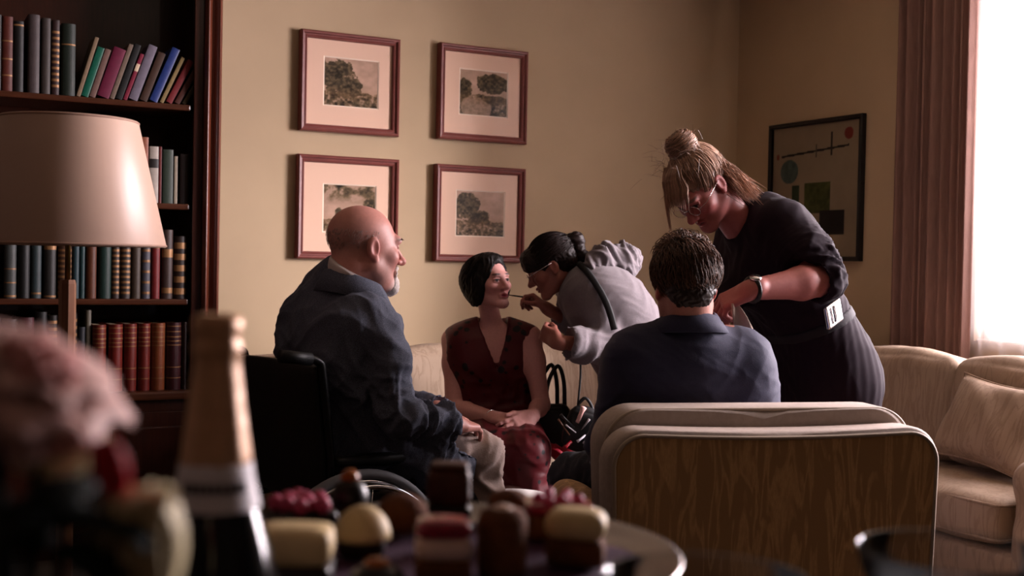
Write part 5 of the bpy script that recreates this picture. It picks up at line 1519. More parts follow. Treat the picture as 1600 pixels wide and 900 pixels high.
# ------------------------------------------------------------------ 4. man in navy, seen from behind
def navy_man():
    f = cdir(-0.21, 0.978); l = cdir(-0.978, -0.21)
    H = Frame(P(1070, 445, 3.31), cdir(-0.10, 0.98, -0.12), Zv + 0.03 * cdir(-1, 0), 1.03)
    neck = P(1075, 506, 3.31)
    hip = P(1082, 735, 3.50); waist = P(1079, 670, 3.44); chest = P(1074, 590, 3.37)
    shL, shR = P(990, 556, 3.30), P(1160, 558, 3.36)
    elL, wrL = P(950, 692, 3.36), P(968, 745, 3.58)
    elR, wrR = P(1200, 700, 3.44), P(1160, 745, 3.62)
    hL, hR = hip + l * 0.09, hip - l * 0.09
    kL, kR = P(898, 768, 3.86), flr(hR + f * 0.40 - l * 0.02, 0.50)
    kL = flr(hL + f * 0.38 + l * 0.17, 0.52)
    aL, aR = flr(kL + f * 0.06, 0.10), flr(kR + f * 0.06, 0.10)
    org = flr(hip, 0)
    e = empty('person', org, 'man in a navy suit with tousled grey-brown hair, seated with his back turned', 'person')
    b = SDF(); lat = unit(shL - shR)
    levels(b, [(hip, l, 0.09, 0.115), (waist, l, 0.08, 0.11), (chest, lat, 0.10, 0.11), (lerp(shL, shR, 0.5), lat, 0.12, 0.07)])
    for (s_, el, w_) in ((shR, elR, wrR), (shL, elL, wrL)): b.cone(s_, el, 0.052, 0.042, 0.03); b.cone(el, w_, 0.042, 0.028, 0.02)
    for (h_, k_, a_) in ((hR, kR, aR), (hL, kL, aL)): b.cone(h_, k_, 0.085, 0.056, 0.04); b.cone(k_, a_, 0.054, 0.036, 0.02)
    head_sdf(b, H, neck, nose=1.05, jaw=1.05, neck_r=0.060)
    hand_sdf(b, wrL, f - 0.15 * l - Zv * 0.25, -Zv, -1); hand_sdf(b, wrR, f + 0.15 * l - Zv * 0.25, -Zv, 1)
    blobs = face_blobs(H, blush='#b0504a', blush_w=0.55)
    for q in (-1, 1): blobs.append((H, (q * 0.08, -0.012, -0.005), (0.016, 0.024, 0.036), '#b4544c', 0.4, 0.6))
    finish(b, 0.012, 'body', skin_mat('skin_rosy'), e, org, lambda V: paint(V, '#b27a6c', blobs),
           [hbox(H.c, 0.165, 0.003), hbox(wrL + f * 0.08, 0.11, 0.0045), hbox(wrR + f * 0.08, 0.11, 0.0045)])
    j = SDF()
    levels(j, [(hip + Zv * 0.02, l, 0.115, 0.14), (waist, l, 0.115, 0.135), (chest, lat, 0.112, 0.130), (lerp(shL, shR, 0.5) - Zv * 0.004 - f * 0.02, lat, 0.142, 0.066)], 0.06)
    j.cone(lerp(shL, shR, 0.5) - f * 0.02, neck - f * 0.012 - Zv * 0.01, 0.10, 0.080, 0.06)
    for (s_, el, w_) in ((shR, elR, wrR), (shL, elL, wrL)):
        j.chain([s_ - Zv * 0.005, lerp(s_, el, 0.5), el], [0.066, 0.064, 0.062], 0.022); j.cone(el, w_, 0.060, 0.05, 0.03)
        dd = unit(w_ - el); j.cone(w_ + dd * 0.01, w_ + dd * 0.14, 0.06, 0.07, 0.006, None, 's')
        q = 1 if s_ is shL else -1; c_ = s_ - lat * q * 0.010; px_, pz_ = f, unit(Zv - lat * (Zv @ lat))
        rp_ = [c_ + px_ * 0.070 * math.cos(a) + pz_ * 0.070 * math.sin(a) for a in np.linspace(0, 2 * math.pi, 17)]
        for i in range(16): j.cone(rp_[i], rp_[i + 1], 0.007, 0.007, 0.012)
    base = lerp(neck, H(0, -0.03, -0.06), 0.20)
    j.cone(neck + Zv * 0.005, H(0, -0.03, -0.05), 0.068, 0.068, 0.008, None, 's'); j.cone(neck + f * 0.12, H(0, 0.05, -0.08) + f * 0.06, 0.05, 0.06, 0.01, None, 's')
    j.cone(lerp(shL, shR, 0.5) - f * 0.0, chest, 0.001, 0.001, 0.001)
    upm = lambda V: 0.35 + 0.65 * np.clip((shL[2] - 0.10 - V[:, 2]) * 8, 0, 1)
    finish(j, 0.0055, 'suit_jacket', mat('navy_wool', '#2a2b45', rough=0.8, noise=0.15, nscale=180, bump=0.2, bscale=420, sheen=0.15), e, org, wr=[(0.020, 52, 0.16, [Zv + lat * 0.3, Zv - lat * 0.2], upm), (0.008, 58, 0.07, [Zv + lat * 0.8, Zv - lat * 0.6], upm)], sm=2)
    top, bot = [], []
    for i in range(19):
        a = math.radians(-120 + 240 * i / 18); dv = -f * math.cos(a) + lat * math.sin(a); drop = 0.035 * (1 - math.cos(a)) * 0.5
        top.append(base + dv * 0.073 + Zv * (0.022 - drop)); bot.append(base + dv * (0.100 + 0.012 * math.sin(a) ** 2) - Zv * (0.026 + drop * 0.6))
    collar_strip('jacket_collar', mat('navy_wool'), e, org, top, bot)
    c = SDF(); c.cone(base - Zv * 0.02, lerp(neck, H(0, -0.03, -0.06), 0.42), 0.067, 0.066, 0.01); c.cut(lerp(neck, H(0, -0.03, -0.06), 0.38), Zv)
    finish(c, 0.005, 'shirt_collar', mat('navy_shirt', '#34364c', rough=0.8), e, org)
    t = SDF(); levels(t, [(hip, l, 0.10, 0.125), (waist - Zv * 0.04, l, 0.09, 0.12)], 0.05)
    for (h_, k_, a_) in ((hR, kR, aR), (hL, kL, aL)): t.cone(h_, k_, 0.105, 0.075, 0.05); t.cone(k_, a_, 0.072, 0.06, 0.03)
    finish(t, 0.010, 'trousers', mat('navy_trouser', '#15161f', rough=0.85), e, org, wr=[(0.012, 3, 0.1, None, None)])
    s2 = SDF()
    for a_ in (aR, aL): shoe(s2, a_, f, 0.26)
    s2.cut((0, 0, 0.005), -Zv)
    finish(s2, 0.009, 'shoes', mat('black_leather'), e, org)
    # hair
    h = SDF(); s = H.s
    def el(c, rad, k=0.02, op='u'): h.ell(H(*c), np.array(rad) * s, H.R, k * s, op)
    el((0, -0.018, 0.036), (0.084, 0.104, 0.082)); el((0, 0.03, 0.09), (0.06, 0.06, 0.035), 0.03); el((0, -0.062, -0.025), (0.064, 0.045, 0.055), 0.03)
    el((0, 0.10, -0.03), (0.09, 0.10, 0.095), 0.012, 's')
    for q in (-1, 1): el((q * 0.094, -0.004, -0.03), (0.032, 0.044, 0.055), 0.01, 's'); el((q * 0.085, -0.045, -0.085), (0.034, 0.05, 0.05), 0.02, 's')
    M_GB = mat('grey_brown_hair', '#2e1e18', rough=0.5, noise=0.5, nscale=70, stretch=(3, 3, 0.4))
    finish(h, 0.0035, 'hair', M_GB, e, org, wr=[(0.005, 9, 0.02, [H.X + 0.3 * H.U], None)])
    st = scalp_strands(H, (0.085, 0.105, 0.083), (0, -0.018, 0.036), lambda p: p[2] > (0.012 if abs(p[0]) > 0.05 else -0.03) and p[1] < 0.06, lambda q: (q[0] * 6 - 0.25, -0.7 if q[2] > 0.05 else -0.1, -0.9), 2400, 7, 0.055, 0.010, 0.22, 27, 0.10)
    st += scalp_strands(H, (0.080, 0.09, 0.09), (0, 0.0, 0.045), lambda p: p[2] > 0.085, lambda q: (0.45, 0.55, 0.25), 420, 7, 0.04, 0.016, 0.5, 28, 0.2)
    V, F = ribbons(st, 0.0011)
    rs = np.random.default_rng(4); cols = np.repeat(np.array(lin('#5e4336')[:3])[None] * (0.25 + 1.3 * rs.random((len(st), 1))), 24, 0)
    cols = cols[:len(V)] if len(cols) >= len(V) else np.vstack([cols, np.tile(cols[-1], (len(V) - len(cols), 1))])
    fastmesh('hair_strands', V, F, mat('streaked_hair', vcol=True, rough=0.5, spec=0.25), e, org, cols)['kind'] = 'stuff'
navy_man()

# ------------------------------------------------------------------ 5. woman in the ribbed dress, leaning over him
def standing_woman():
    f = cdir(-0.90, -0.43); l = cdir(0.43, -0.90)                                 # l: her left, the camera side
    H = Frame(P(1094, 294, 3.70), cdir(-0.45, -0.45, -0.77), cdir(-0.66, -0.41, 0.63), 0.985)
    neck = P(1156, 352, 3.78)
    hip = P(1278, 578, 3.90); waist = P(1248, 500, 3.88); chest = P(1206, 425, 3.84)
    shL, shR = P(1222, 358, 3.66), P(1165, 348, 3.96)
    elL, wrL = P(1286, 438, 3.56), P(1172, 453, 3.44)
    elR, wrR = P(1130, 440, 3.95), P(1135, 480, 3.66)
    hL, hR = hip + l * 0.085, hip - l * 0.085
    kL, kR = flr(hL + f * 0.06, 0.50), flr(hR + f * 0.04, 0.50)
    aL, aR = flr(hL - f * 0.03, 0.10), flr(hR - f * 0.05, 0.10)
    org = flr(hip, 0)
    e = empty('person', org, 'blonde woman with a bun in a dark ribbed dress leaning over the man in navy', 'person')
    b = SDF(); lat = unit(shL - shR)
    levels(b, [(hip, l, 0.075, 0.10), (waist, l, 0.06, 0.085), (chest, lat, 0.08, 0.10), (lerp(shL, shR, 0.5), lat, 0.11, 0.065)])
    for (s_, el, w_) in ((shR, elR, wrR), (shL, elL, wrL)): b.chain([s_, el], [0.052, 0.046], 0.03); b.chain([el, lerp(el, w_, 0.3), w_], [0.047, 0.049, 0.029], 0.02)
    for (h_, k_, a_) in ((hR, kR, aR), (hL, kL, aL)): b.cone(h_, k_, 0.085, 0.058, 0.04); b.cone(k_, a_, 0.056, 0.036, 0.02)
    head_sdf(b, H, neck, nose=0.95, jaw=1.0, neck_r=0.052, lips=0.9)
    hl_t = P(1128, 474, 3.46)
    hand_sdf(b, wrL, hl_t - wrL, cdir(0.1, 0.5, -0.8), -1, ((35, 50, 30), (40, 50, 30), (45, 55, 30), (50, 55, 30)), 0.05, (0.8, 0.35, 0.6))
    hand_sdf(b, wrR, P(1122, 486, 3.56) - wrR, cdir(0.3, -0.2, -0.8), 1, ((40, 50, 30),) * 4, 0.05, (0.8, 0.35, 0.6))
    blobs = face_blobs(H, lip='#99484c', blush='#b85a5c', browc='#5c4236', blush_w=0.45)
    finish(b, 0.012, 'body', skin_mat('skin_pink'), e, org, lambda V: paint(V, '#aa6660', blobs),
           [hbox(H.c, 0.155, 0.0020), hbox(P(1145, 465, 3.46), 0.10, 0.003), hbox(P(1128, 484, 3.62), 0.085, 0.0035)])
    # dress: ribbed knit
    d = SDF()
    levels(d, [(hip - Zv * 0.10, l, 0.085, 0.126), (hip, l, 0.085, 0.128), (waist, l, 0.075, 0.104), (chest, lat, 0.09, 0.125), (lerp(shL, shR, 0.5) - f * 0.01, lat, 0.125, 0.082)], 0.06)
    d.cone(lerp(shL, shR, 0.5), lerp(neck, lerp(shL, shR, 0.5), 0.35), 0.10, 0.078, 0.06)
    d.chain([shL, lerp(shL, elL, 0.5) + l * 0.005, lerp(shL, elL, 0.96)], [0.082, 0.080, 0.078], 0.05)
    d.chain([shR, elR], [0.075, 0.06], 0.05); d.cone(elR, wrR, 0.058, 0.045, 0.03)
    for q in (-0.06, 0.06): d.ell(chest + f * 0.09 + lat * q - Zv * 0.02, (0.075, 0.075, 0.08), None, 0.05)
    d.cone(neck + unit(H.c - neck) * 0.035, H.c, 0.062, 0.07, 0.012, None, 's')
    d.cut(hip - Zv * 0.215, -Zv)
    dd = unit(wrL - elL); d.cone(lerp(elL, wrL, 0.18), wrL, 0.060, 0.075, 0.012, None, 's')
    M_RIB = mat('plum_rib_knit', '#1b0b18', rough=0.85, noise=0.2, nscale=80, spec=0.2)
    ax = unit(waist - hip)
    def ribs(V, F):
        N = vnormals(V, F)
        # fine vertical ribs: phase runs around the body
        q = V - hip; a = np.arctan2(q @ l, q @ f)
        armd = np.linalg.norm(np.cross(V - shL, unit(elL - shL)), axis=1)
        ph = np.where((V - shL) @ unit(elL - shL) > 0.03, np.where(armd < 0.12, (V - shL) @ unit(elL - shL) * 520, a * 52), a * 52)
        return V + N * (0.0007 * np.sin(ph * 0.8))[:, None]
    slv = lambda V: np.exp(-np.linalg.norm(V - lerp(shL, elL, 0.85), axis=1) ** 2 / 0.008)
    finish(d, 0.0065, 'ribbed_dress', M_RIB, e, org, wr=[(0.005, 61, 0.13, [ax + 0.3 * l, unit(chest - waist)], None), (0.024, 63, 0.05, [unit(elL - shL)], slv)], sm=2, after=ribs)
    # belt with a wide silver buckle
    bc = lerp(hip, waist, 0.93)
    belt = SDF(); levels(belt, [(hip, l, 0.085, 0.1312), (waist, l, 0.075, 0.1072), (chest, lat, 0.09, 0.1282)], 0.06); belt.cut(bc + ax * 0.018, ax); belt.cut(bc - ax * 0.018, -ax)
    finish(belt, 0.006, 'belt', mat('plum_belt', '#140a14', rough=0.8), e, org)
    bk_c = on_surface(d, 1302, 491, 3.4, 4.2, 0.014); bn = unit(l * 0.95 - f * 0.32); bx = unit(np.cross(ax, bn))
    Rb = np.stack([bx, ax, bn])
    bs = SDF(); bs.box(bk_c, (0.042, 0.036, 0.007), Rb, 0.004, 0.001); bs.box(bk_c - bx * 0.012, (0.014, 0.024, 0.012), Rb, 0.003, 0.001, 's')
    finish(bs, 0.0025, 'buckle', mat('silver'), e, org, sm=0)
    bp = SDF(); bp.box(bk_c - bx * 0.012, (0.004, 0.027, 0.006), Rb, 0.002, 0.001)
    finish(bp, 0.002, 'buckle_prong', mat('silver'), e, org, sm=0)
    # jeans under the dress, shoes
    t = SDF()
    for (h_, k_, a_) in ((hR, kR, aR), (hL, kL, aL)): t.cone(h_ - Zv * 0.02, k_, 0.10, 0.068, 0.04); t.cone(k_, a_, 0.066, 0.055, 0.03)
    finish(t, 0.010, 'jeans', mat('pale_denim', '#8c8a98', rough=0.85), e, org, wr=[(0.010, 3, 0.1, None, None)])
    s2 = SDF()
    for a_ in (aR, aL): shoe(s2, a_, f, 0.24)
    s2.cut((0, 0, 0.005), -Zv)
    finish(s2, 0.009, 'shoes', mat('black_leather'), e, org)
    # watch
    wd = unit(wrL - elL); wp = lerp(elL, wrL, 0.97); u1 = unit(np.cross(wd, Zv)); u2 = np.cross(wd, u1)
    wt = pymesh('watch_strap', *tube([wp - org + (u1 * math.cos(a) + u2 * math.sin(a)) * 0.0325 for a in np.linspace(0, 2 * math.pi, 25)], 0.009, 8, cap=False, flat=(wd, 1.0)), mat('black_leather'), e)
    cs = wp - org + (-u1 * math.copysign(1, u1 @ cdir(0, 1)) * 0.4 + Zv * 0.9) * 0.033
    pymesh('watch_case', *tube([cs, cs + unit(Zv * 0.9 - cdir(0, 1) * 0.4) * 0.009], 0.017, 20), mat('silver'), e)
    # hair: pinned up, bun, fringe, loose lengths at the neck
    M_BL = mat('blonde_hair', '#8d6e5c', rough=0.45, noise=0.5, nscale=90, stretch=(3, 3, 0.5))
    h = SDF(); s = H.s
    def el(c, rad, k=0.02, op='u'): h.ell(H(*c), np.array(rad) * s, H.R, k * s, op)
    el((0, -0.022, 0.040), (0.080, 0.102, 0.086))
    el((0, 0.105, -0.045), (0.09, 0.085, 0.085), 0.012, 's')
    for q in (-1, 1): el((q * 0.09, 0.0, -0.035), (0.03, 0.045, 0.055), 0.012, 's')
    el((0, -0.055, 0.140), (0.046, 0.046, 0.042), 0.02); el((0, -0.050, 0.108), (0.04, 0.04, 0.03), 0.03)
    finish(h, 0.0035, 'hair', M_BL, e, org, wr=[(0.005, 9, 0.022, [H.X + 0.5 * H.F], None)])
    st = scalp_strands(H, (0.081, 0.103, 0.088), (0, -0.022, 0.040), lambda p: p[2] > 0.0 and p[1] < 0.05, lambda q: (-q[0] * 4, -0.5 - q[1] * 6, 1.0), 1100, 8, 0.075, 0.004, 0.14, 37)
    rs = np.random.default_rng(3)
    for i in range(520):                                                           # bun windings
        a0 = rs.uniform(0, 6.28); tl = rs.uniform(-1.0, 1.0); rr = 0.047 * math.sqrt(max(0.05, 1 - tl * tl * 0.8)) * rs.uniform(0.96, 1.12); tz = rs.normal(0, 0.25)
        st.append([H(rr * math.cos(a0 + 0.28 * k), -0.055 + rr * math.sin(a0 + 0.28 * k), 0.140 + 0.040 * tl + 0.012 * math.sin(a0 + 0.5 * k + tz)) for k in range(9)])
    for i in range(420):                                                           # fringe falling over the brow, then straight down
        x = rs.uniform(-0.078, 0.050); L_ = (rs.uniform(0.020, 0.055) if x > -0.045 else rs.uniform(0.05, 0.115)) * (1.0 if i % 9 else 1.4)
        p0, p1 = H(x * 0.55, 0.02, 0.126), H(x, 0.080 - 5 * x * x + rs.normal(0, 0.002), 0.088 - 5 * x * x)
        dn = unit(-Zv * 0.9 - H.U * 0.55 + H.F * 0.10); p2 = p1 + H.F * 0.012 + dn * L_ * 0.5; p3 = p1 + H.F * 0.010 + dn * L_ * 0.9 - Zv * L_ * 0.15
        st.append(bez([p0, lerp(p0, p1, 0.6) + H.U * 0.008 + H.F * 0.008, p1 + H.F * 0.004, p2, p3], 8)[:9])
    for i in range(620):                                                           # loose lengths running back to the shoulder
        a = H(rs.uniform(-0.065, 0.072), -0.060 - rs.uniform(0, 0.04), rs.uniform(-0.03, 0.05))
        bq = P(1172 + rs.normal(0, 9), 303 + rs.normal(0, 8), 3.74 + rs.normal(0, 0.05)); mid = lerp(a, bq, 0.5) + Zv * rs.uniform(0.0, 0.022)
        st.append(bez([a, mid, bq], 8)[:9])
    for i in range(150):                                                           # flyaways catching the light
        a = H(rs.normal(0, 0.05), -0.03 + rs.normal(0, 0.05), 0.125 + rs.normal(0, 0.02)); dv = unit(rs.normal(0, 1, 3) + H.U * 0.8)
        st.append([a + dv * 0.045 * t + np.array((0, 0, -0.012)) * t * t for t in np.linspace(0, 1, 9)])
    V, F = ribbons(st[:-150], 0.0012); rs2 = np.random.default_rng(8)
    cl = []
    for p_ in st[:-150]: cl.append(np.tile(np.array(lin('#b08d78')[:3]) * rs2.uniform(0.45, 1.45), (len(p_) * 3, 1)))
    fastmesh('hair_strands', V, F, mat('streaked_hair'), e, org, np.vstack(cl))['kind'] = 'stuff'
    V, F = ribbons(st[-150:], 0.0005); fastmesh('flyaway_hair', V, F, M_BL, e, org)['kind'] = 'stuff'
    glasses(e, org, H, mat('silver'))
standing_woman()
# ================================================================== things between the people
M_STRAP2 = mat('black_leather', '#100d0c', rough=0.35)
# handbag on the sofa
hb = empty('handbag', flr(P(864, 690, 4.93), 0.445), 'black leather handbag with a tall loop handle on the sofa beside the woman in red', 'handbag')
pymesh('bag_body', *cushion_mesh(0.17, 0.09, 0.17, r=0.03, puff=0.012, seed=3), M_STRAP2, hb, (-0.02, 0, 0.085), (0, 0, -0.4))
for s in (-1, 1):
    pymesh('handle', *tube(bez([(-0.06, 0.03 * s, 0.16), (-0.045, 0.03 * s, 0.27), (0.0, 0.028 * s, 0.335), (0.028, 0.03 * s, 0.27), (0.035, 0.03 * s, 0.16)], 24), 0.009, 8), M_STRAP2, hb)
pymesh('zip', *tube([(-0.09, -0.035, 0.168), (0.05, 0.02, 0.172)], 0.003, 6), mat('silver'), hb)
# make-up brush pouch hanging from the shoulder strap
M_POUCH = mat('black_nylon', '#0b0a0d', rough=0.6)
pc0 = P(905, 668, 4.44)
mp_ = empty('makeup_pouch', pc0 - Zv * 0.11, 'black pouch of brushes and lipsticks hanging from the make-up artist', 'pouch')
po = np.array(mp_.location)
pymesh('pouch_body', *cushion_mesh(0.115, 0.05, 0.15, r=0.02, puff=0.012, seed=8), M_POUCH, mp_, (0.01, 0, 0.10), (0.1, 0.25, -0.5))
pymesh('cord', *tube([p - po for p in bez([P(907, 555, 4.47), P(907, 590, 4.45), P(903, 632, 4.44), P(900, 655, 4.44)], 16)], 0.004, 6), M_POUCH, mp_)
pymesh('cord', *tube([p - po for p in bez([P(903, 632, 4.44), P(915, 622, 4.44), P(926, 640, 4.44), P(924, 665, 4.44)], 14)], 0.007, 6), M_POUCH, mp_)
for (u0, v0, u1, v1, c, r_) in [(897, 668, 876, 648, '#141214', 0.005), (902, 660, 912, 636, '#d8a8a0', 0.010), (890, 680, 872, 655, '#5b3a2c', 0.0035), (908, 672, 921, 655, '#9a9396', 0.004),
                                (893, 690, 882, 700, '#8b1522', 0.008), (912, 690, 924, 702, '#a9a4ad', 0.009), (900, 676, 884, 664, '#b7b0b2', 0.003), (915, 680, 902, 690, '#c8c3cc', 0.005)]:
    a, b_ = P(u0, v0, 4.41) - po, P(u1, v1, 4.40) - po
    pymesh('brush' if r_ < 0.008 else 'cosmetic', *tube([a, lerp(a, b_, 0.7), b_], [r_ * 0.8, r_ * 0.8, r_ * 1.25], 8), mat('cosmetic_' + c[1:], c, rough=0.35), mp_)
# lip brush held to the lips
_hw = Frame(P(765, 441, 4.86), cdir(0.66, -0.74, 0.10), Zv - 0.06 * cdir(1, 0), 0.925)
lb0, lb1 = _hw(0.006, 0.1005, -0.062), P(846, 468, 4.85)
lbr = empty('makeup_brush', lb0, 'thin dark lip brush held to the lips of the woman in red', 'brush')
pymesh('handle', *tube([lerp(lb0, lb1, 0.2) - lb0, lb1 - lb0], [0.0028, 0.0038], 8), mat('brush_black', '#0e0b0b', rough=0.3), lbr)
pymesh('bristles', *tube([(0, 0, 0), lerp(lb0, lb1, 0.2) - lb0], [0.001, 0.003], 8), mat('bristle_brown', '#3c1d16', rough=0.8), lbr)
# red cloth on the seat
V = []; F = []
rs_ = np.random.default_rng(2)
rc = flr(P(862, 706, 4.66), 0.452)
for i in range(9):
    for j in range(9):
        V.append(((i - 4) * 0.016, (j - 4) * 0.020, 0.012 + 0.020 * math.sin(i * 1.1 + j * 0.5) * math.sin(j * 0.8 + 0.4) + 0.012 * math.cos(i * 0.9)))
for i in range(8):
    for j in range(8): F.append((i * 9 + j, (i + 1) * 9 + j, (i + 1) * 9 + j + 1, i * 9 + j + 1))
cl_ = pymesh('cloth', V, F, mat('red_cloth', '#8c1426', rough=0.6), None, rc, (0, 0, 0.5)); cl_.modifiers.new('thickness', 'SOLIDIFY').thickness = 0.004
tag(cl_, 'small crumpled red cloth lying on the sofa seat by the handbag', 'cloth')
# tissue in the hand of the standing woman
tq = P(1150, 478, 3.42)
V = []; F = []
for i in range(7):
    t = i / 6; c = lerp(P(1147, 474, 3.425), P(1164, 514, 3.44), t); w = 0.010 + 0.022 * t * (1.3 - 0.5 * t)
    for j in range(7):
        s = j / 6 - 0.5; V.append(c + cdir(1, 0.15) * s * 2 * w + cdir(0, 1) * 0.008 * math.sin(6 * s + 3 * t) - tq + np.array((0, 0, -0.012 * abs(s) * t)))
for i in range(6):
    for j in range(6): F.append((i * 7 + j, (i + 1) * 7 + j, (i + 1) * 7 + j + 1, i * 7 + j + 1))
ti = pymesh('tissue', V, F, mat('tissue_paper', '#b9a596', rough=0.9), None, tq); ti.modifiers.new('thickness', 'SOLIDIFY').thickness = 0.0015
tag(ti, 'crumpled beige tissue held in the hand with the wristwatch', 'tissue')

# ================================================================== the buffet in the foreground
ZT = 0.86
M_LINEN = mat('dark_buffet_wood', '#1d0f0c', rough=0.4, noise=0.3, nscale=12, stretch=(1, 6, 6))
_tc = P(800, 450, 0.72)
bt = empty('buffet_table', (_tc[0], _tc[1], 0), 'dark wooden buffet table carrying the bottle, the platter and the glasses', 'table')
bt.rotation_euler = (0, 0, -YAW)
boxobj('table_top', (0, 0, ZT - 0.02), (1.70, 0.86, 0.04), M_LINEN, bt, 0.006)
boxobj('apron', (0, 0, ZT - 0.085), (1.56, 0.72, 0.09), M_LINEN, bt, 0.004)
for sx in (-1, 1):
    for sy in (-1, 1): pymesh('leg', *tube([(sx * 0.76, sy * 0.34, ZT - 0.04), (sx * 0.76, sy * 0.34, 0)], [0.035, 0.022], 12), M_LINEN, bt)

# champagne bottle
bp_ = P(339, 600, 0.72)
bo_ = empty('champagne_bottle', (bp_[0], bp_[1], ZT), 'champagne bottle with a copper foil neck and white collar label', 'bottle')
ZB = P(337, 492, 0.72)[2] - ZT
M_BOTT = mat('dark_green_glass', '#07090a', rough=0.12, spec=0.6)
pymesh('bottle_glass', *lathe([(0.036, 0), (0.040, 0.004), (0.041, 0.02), (0.041, ZB - 0.185), (0.038, ZB - 0.16), (0.0325, ZB - 0.138), (0.0262, ZB - 0.118), (0.0208, ZB - 0.097), (0.0160, ZB - 0.07), (0.0126, ZB - 0.045), (0.0120, ZB - 0.03), (0.0120, ZB - 0.004), (0.009, ZB - 0.002)], 48), M_BOTT, bo_)
M_FOIL = mat('copper_foil', '#e6b48a', rough=0.42, metal=0.15, noise=0.25, nscale=40, bump=0.3, bscale=90)
fp = [(0.0213, ZB - 0.0905), (0.0205, ZB - 0.085), (0.0185, ZB - 0.070), (0.0166, ZB - 0.055), (0.0150, ZB - 0.040), (0.0138, ZB - 0.030), (0.0136, ZB - 0.0245), (0.0146, ZB - 0.0225), (0.0148, ZB - 0.0175), (0.0136, ZB - 0.0155), (0.0139, ZB - 0.012), (0.0149, ZB - 0.010), (0.0150, ZB - 0.004), (0.0135, ZB), (0.0077, ZB + 0.001), (0.0068, ZB - 0.001)]
V, F = lathe(fp, 64)
V = np.array(V); a = np.arctan2(V[:, 1], V[:, 0]); V[:, :2] *= (1 + 0.030 * np.sin(a * 9 + V[:, 2] * 20) * np.clip((ZB - 0.02 - V[:, 2]) / 0.05, 0.25, 1) + 0.02 * np.sin(a * 4 + 1))[:, None]
pymesh('foil', V, F, M_FOIL, bo_)
pymesh('collar_label', *lathe([(0.0268, ZB - 0.1150), (0.0255, ZB - 0.1085), (0.0236, ZB - 0.1005), (0.0222, ZB - 0.0935), (0.0219, ZB - 0.0885), (0.0205, ZB - 0.0880)], 64, cap=False), mat('label_paper', '#eee6ea', rough=0.5), bo_)
M_PRT = mat('label_print', '#5a5154', rough=0.6)
lt = []
for i in range(9):                                       # an unreadable line of small capitals
    a0 = math.radians(-152 + 11 * i); 
    r0 = 0.0241; zc = ZB - 0.101
    for q in (0.0, 0.055, 0.11):
        aa = a0 + q; lt.append(tube([(r0 * math.cos(aa) * 1.02, r0 * math.sin(aa) * 1.02, zc - 0.003), (r0 * math.cos(aa) * 0.985, r0 * math.sin(aa) * 0.985, zc + 0.003)], 0.0006, 4))
lo_ = pymesh('label_lettering', *join(lt), M_PRT, bo_); lo_['kind'] = 'stuff'

# cake stand with petits fours
pl = P(690, 888, 0.95)
ZP = 0.962
st_ = empty('cake_stand', (pl[0], pl[1], ZT), 'round silver cake stand holding small cakes on a purple napkin', 'cake stand')
M_PLATE = mat('silver_plate', '#a39a96', rough=0.25, metal=0.8)
h_ = ZP - ZT
pymesh('plate', *lathe([(0.03, h_ - 0.012), (0.15, h_ - 0.008), (0.185, h_ + 0.004), (0.190, h_ + 0.009), (0.187, h_ + 0.010), (0.180, h_ + 0.004), (0.15, h_ - 0.002), (0.005, h_ - 0.002)], 72), M_PLATE, st_)
pymesh('stem', *lathe([(0.07, 0.0), (0.072, 0.006), (0.03, 0.016), (0.014, 0.03), (0.013, h_ - 0.03), (0.03, h_ - 0.012)], 40), M_PLATE, st_)
V = []; F = []
for i in range(13):
    for j in range(13):
        x, y = (i - 6) / 6 * 0.128, (j - 6) / 6 * 0.128; V.append((x, y, h_ + 0.0002 + 0.0008 * math.sin(i * 1.9) * math.sin(j * 1.3)))
for i in range(12):
    for j in range(12): F.append((i * 13 + j, (i + 1) * 13 + j, (i + 1) * 13 + j + 1, i * 13 + j + 1))
nk = pymesh('napkin', V, F, mat('purple_napkin', '#3d1636', rough=0.85), None, (pl[0], pl[1], ZT), (0, 0, 0.5)); nk.modifiers.new('thickness', 'SOLIDIFY').thickness = 0.0012
tag(nk, 'square purple paper napkin under the small cakes on the stand', 'napkin')
ZC = ZP + 0.0022
CAKE = dict(sponge=mat('cake_sponge', '#6d3d1c', rough=0.9, noise=0.35, nscale=120, bump=0.5, bscale=250), choc=mat('cake_chocolate', '#1d0d0a', rough=0.35, noise=0.2, nscale=60),
            cream=mat('cake_cream', '#d9bd8a', rough=0.55, noise=0.1, nscale=90), white=mat('cake_icing', '#d8b8a8', rough=0.45), red=mat('cake_jelly', '#9c1230', rough=0.2, noise=0.3, nscale=80, coat=0.5),
            amber=mat('cake_caramel', '#a2561d', rough=0.25), brown=mat('cake_praline', '#4f2413', rough=0.5, noise=0.4, nscale=110, bump=0.5, bscale=200), pink=mat('cake_pink', '#c2476a', rough=0.5))
